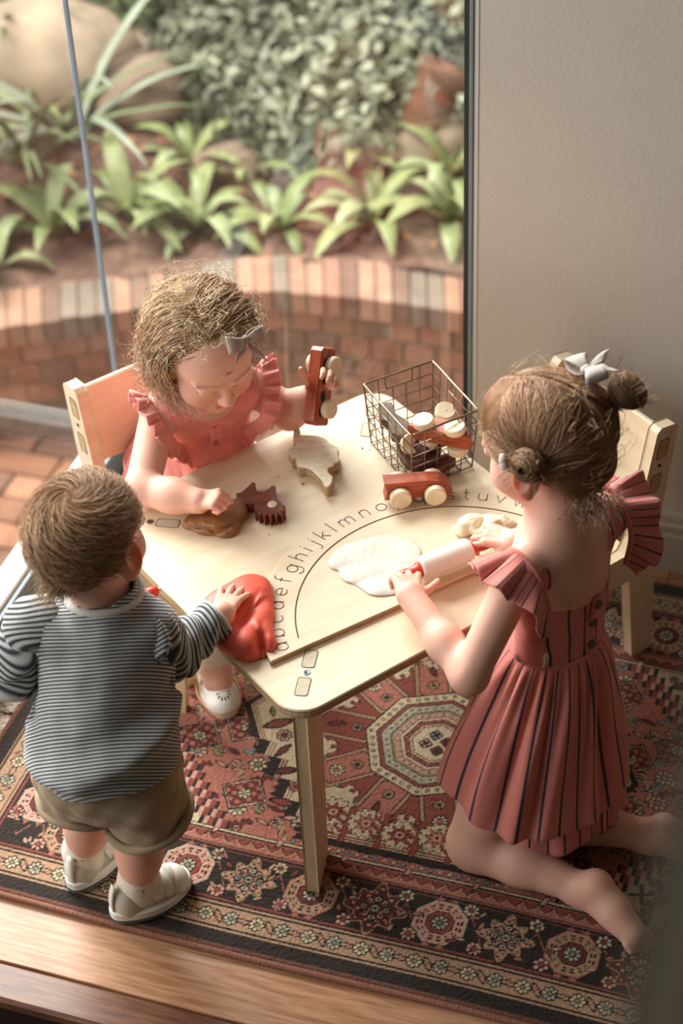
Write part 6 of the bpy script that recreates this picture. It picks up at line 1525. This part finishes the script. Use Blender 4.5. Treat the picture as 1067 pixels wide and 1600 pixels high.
for bn_, rad, nrm in ((bunL, .019, np.array((-1, -.15, .1))), (bunR, .024, np.array((.75, -.55, .45)))):
    v = Vol((-.06,)*3, (.06,)*3, .0022); v.ell((0, 0, .010), (rad*1.15, rad*1.1, rad*.85), None, .01); v.displace(lambda P: -(.0025*vnoise(P, 16, 71)), .02); V, F = v.mesh(); x, y, z = frame(nrm); Rb = np.stack([x, y, z], 1); Tb = lambda V: H.c + ((np.asarray(V) @ Rb.T + bn_)*H.s) @ H.R.T
    b = mk('hair_bun', Tb(V), F, m_hairb, g2, True, g2b, {'Col': np.tile(lin('#6d4e39'), (len(V), 1))}); pp = []
    for k in range(260):
        a0 = rs.uniform(0, 6.28); n_ = 16; r_ = rad*rs.uniform(.35, 1.25); hh = rs.uniform(.0, 1); P = []
        for j in range(n_): a = a0 + j*.30; rr = r_*(1 + .10*sin(j*.9 + k)); P.append((rr*cos(a), rr*sin(a), .010 + rad*.95*math.sqrt(max(0, 1.1 - (rr/(rad*1.25))**2))*(1 if k % 3 else .6) + .002*sin(k + j)))
        pp.append(Tb(P))
    for k in range(26):
        a = rs.uniform(0, 6.28); P = [np.array((rad*cos(a)*(1 + .10*j), rad*sin(a)*(1 + .10*j), .008 + .004*j + .004*sin(j + k))) for j in range(9)]; pp.append(Tb(P))
    o = strands('bun_strands', None, pp, .0007, m_hair, b, g2b, hcols(len(pp), '#76543b', '#c9a47c', rs, .3))
def st2(i): a = rs.uniform(-2.75, -1.45); return np.array((.05*cos(a) + rs.normal()*.008, -.014 + .085*sin(a), -.045 + rs.uniform(-.012, .016)))
ps = hairflow(H, rs, 300, st2, .0046, 20, lambda p, t: np.array((-.15, -.30 + .2*rs.normal(), -1)), .001, .012, .0075, .42, (.066, .084, .082), (0, -.014, .024), 11); strands('nape_curls', None, ps, .0006, m_hair, g2, g2b, hcols(len(ps), '#a8795a', '#efd0ae', rs, .2))
ps = hairflow(H, rs, 110, st, .010, 8, lambda p, t: np.array((rs.normal(), rs.normal() - .2, .5)), .002, .022, .005, .8, (.0755, .0895, .077), (0, -.014, .024), 2); strands('stray_hair', None, ps, .0004, m_hair, g2, g2b, hcols(len(ps), '#a88560', '#e2c9a2', rs, .1))
m_bow2 = mat('pale grey bow linen', '#b8aaa3', .9, .12, 60, .4, 420, sheen=.3); m_clip = mat('pale clip enamel', '#dcd6cf', .4, .1, 60)
bow(g2, g2b, L(.030, -.066, .100), H.R @ np.array((.55, .75, -.05)), H.R @ np.array((-.2, -.5, 1.0)) + np.array((0, -.5, .2)), 1.15, m_bow2)
v = Vol((-.02,)*3, (.02,)*3, .0012); v.ell((0, 0, 0), (.006, .013, .004), None, .003).ell((.003, .008, .001), (.005, .006, .004), None, .003); V, F = v.mesh(); x, y, z = frame((-1, .1, .2)); Rc = np.stack([x, y, z], 1); mk('hair_clip', H.c + ((V @ Rc.T + np.array((-.079, .018, .014)))*H.s) @ H.R.T, F, m_clip, g2, True, g2b)
# ================================================================ near upright at the bottom right, out of focus
def near(px, py, dist): d = np.array(_f*FPX + _r*(px - 533.5) - _u*(py - 800.)); return np.array((0, 0, CAMZ)) + d/np.linalg.norm(d)*dist
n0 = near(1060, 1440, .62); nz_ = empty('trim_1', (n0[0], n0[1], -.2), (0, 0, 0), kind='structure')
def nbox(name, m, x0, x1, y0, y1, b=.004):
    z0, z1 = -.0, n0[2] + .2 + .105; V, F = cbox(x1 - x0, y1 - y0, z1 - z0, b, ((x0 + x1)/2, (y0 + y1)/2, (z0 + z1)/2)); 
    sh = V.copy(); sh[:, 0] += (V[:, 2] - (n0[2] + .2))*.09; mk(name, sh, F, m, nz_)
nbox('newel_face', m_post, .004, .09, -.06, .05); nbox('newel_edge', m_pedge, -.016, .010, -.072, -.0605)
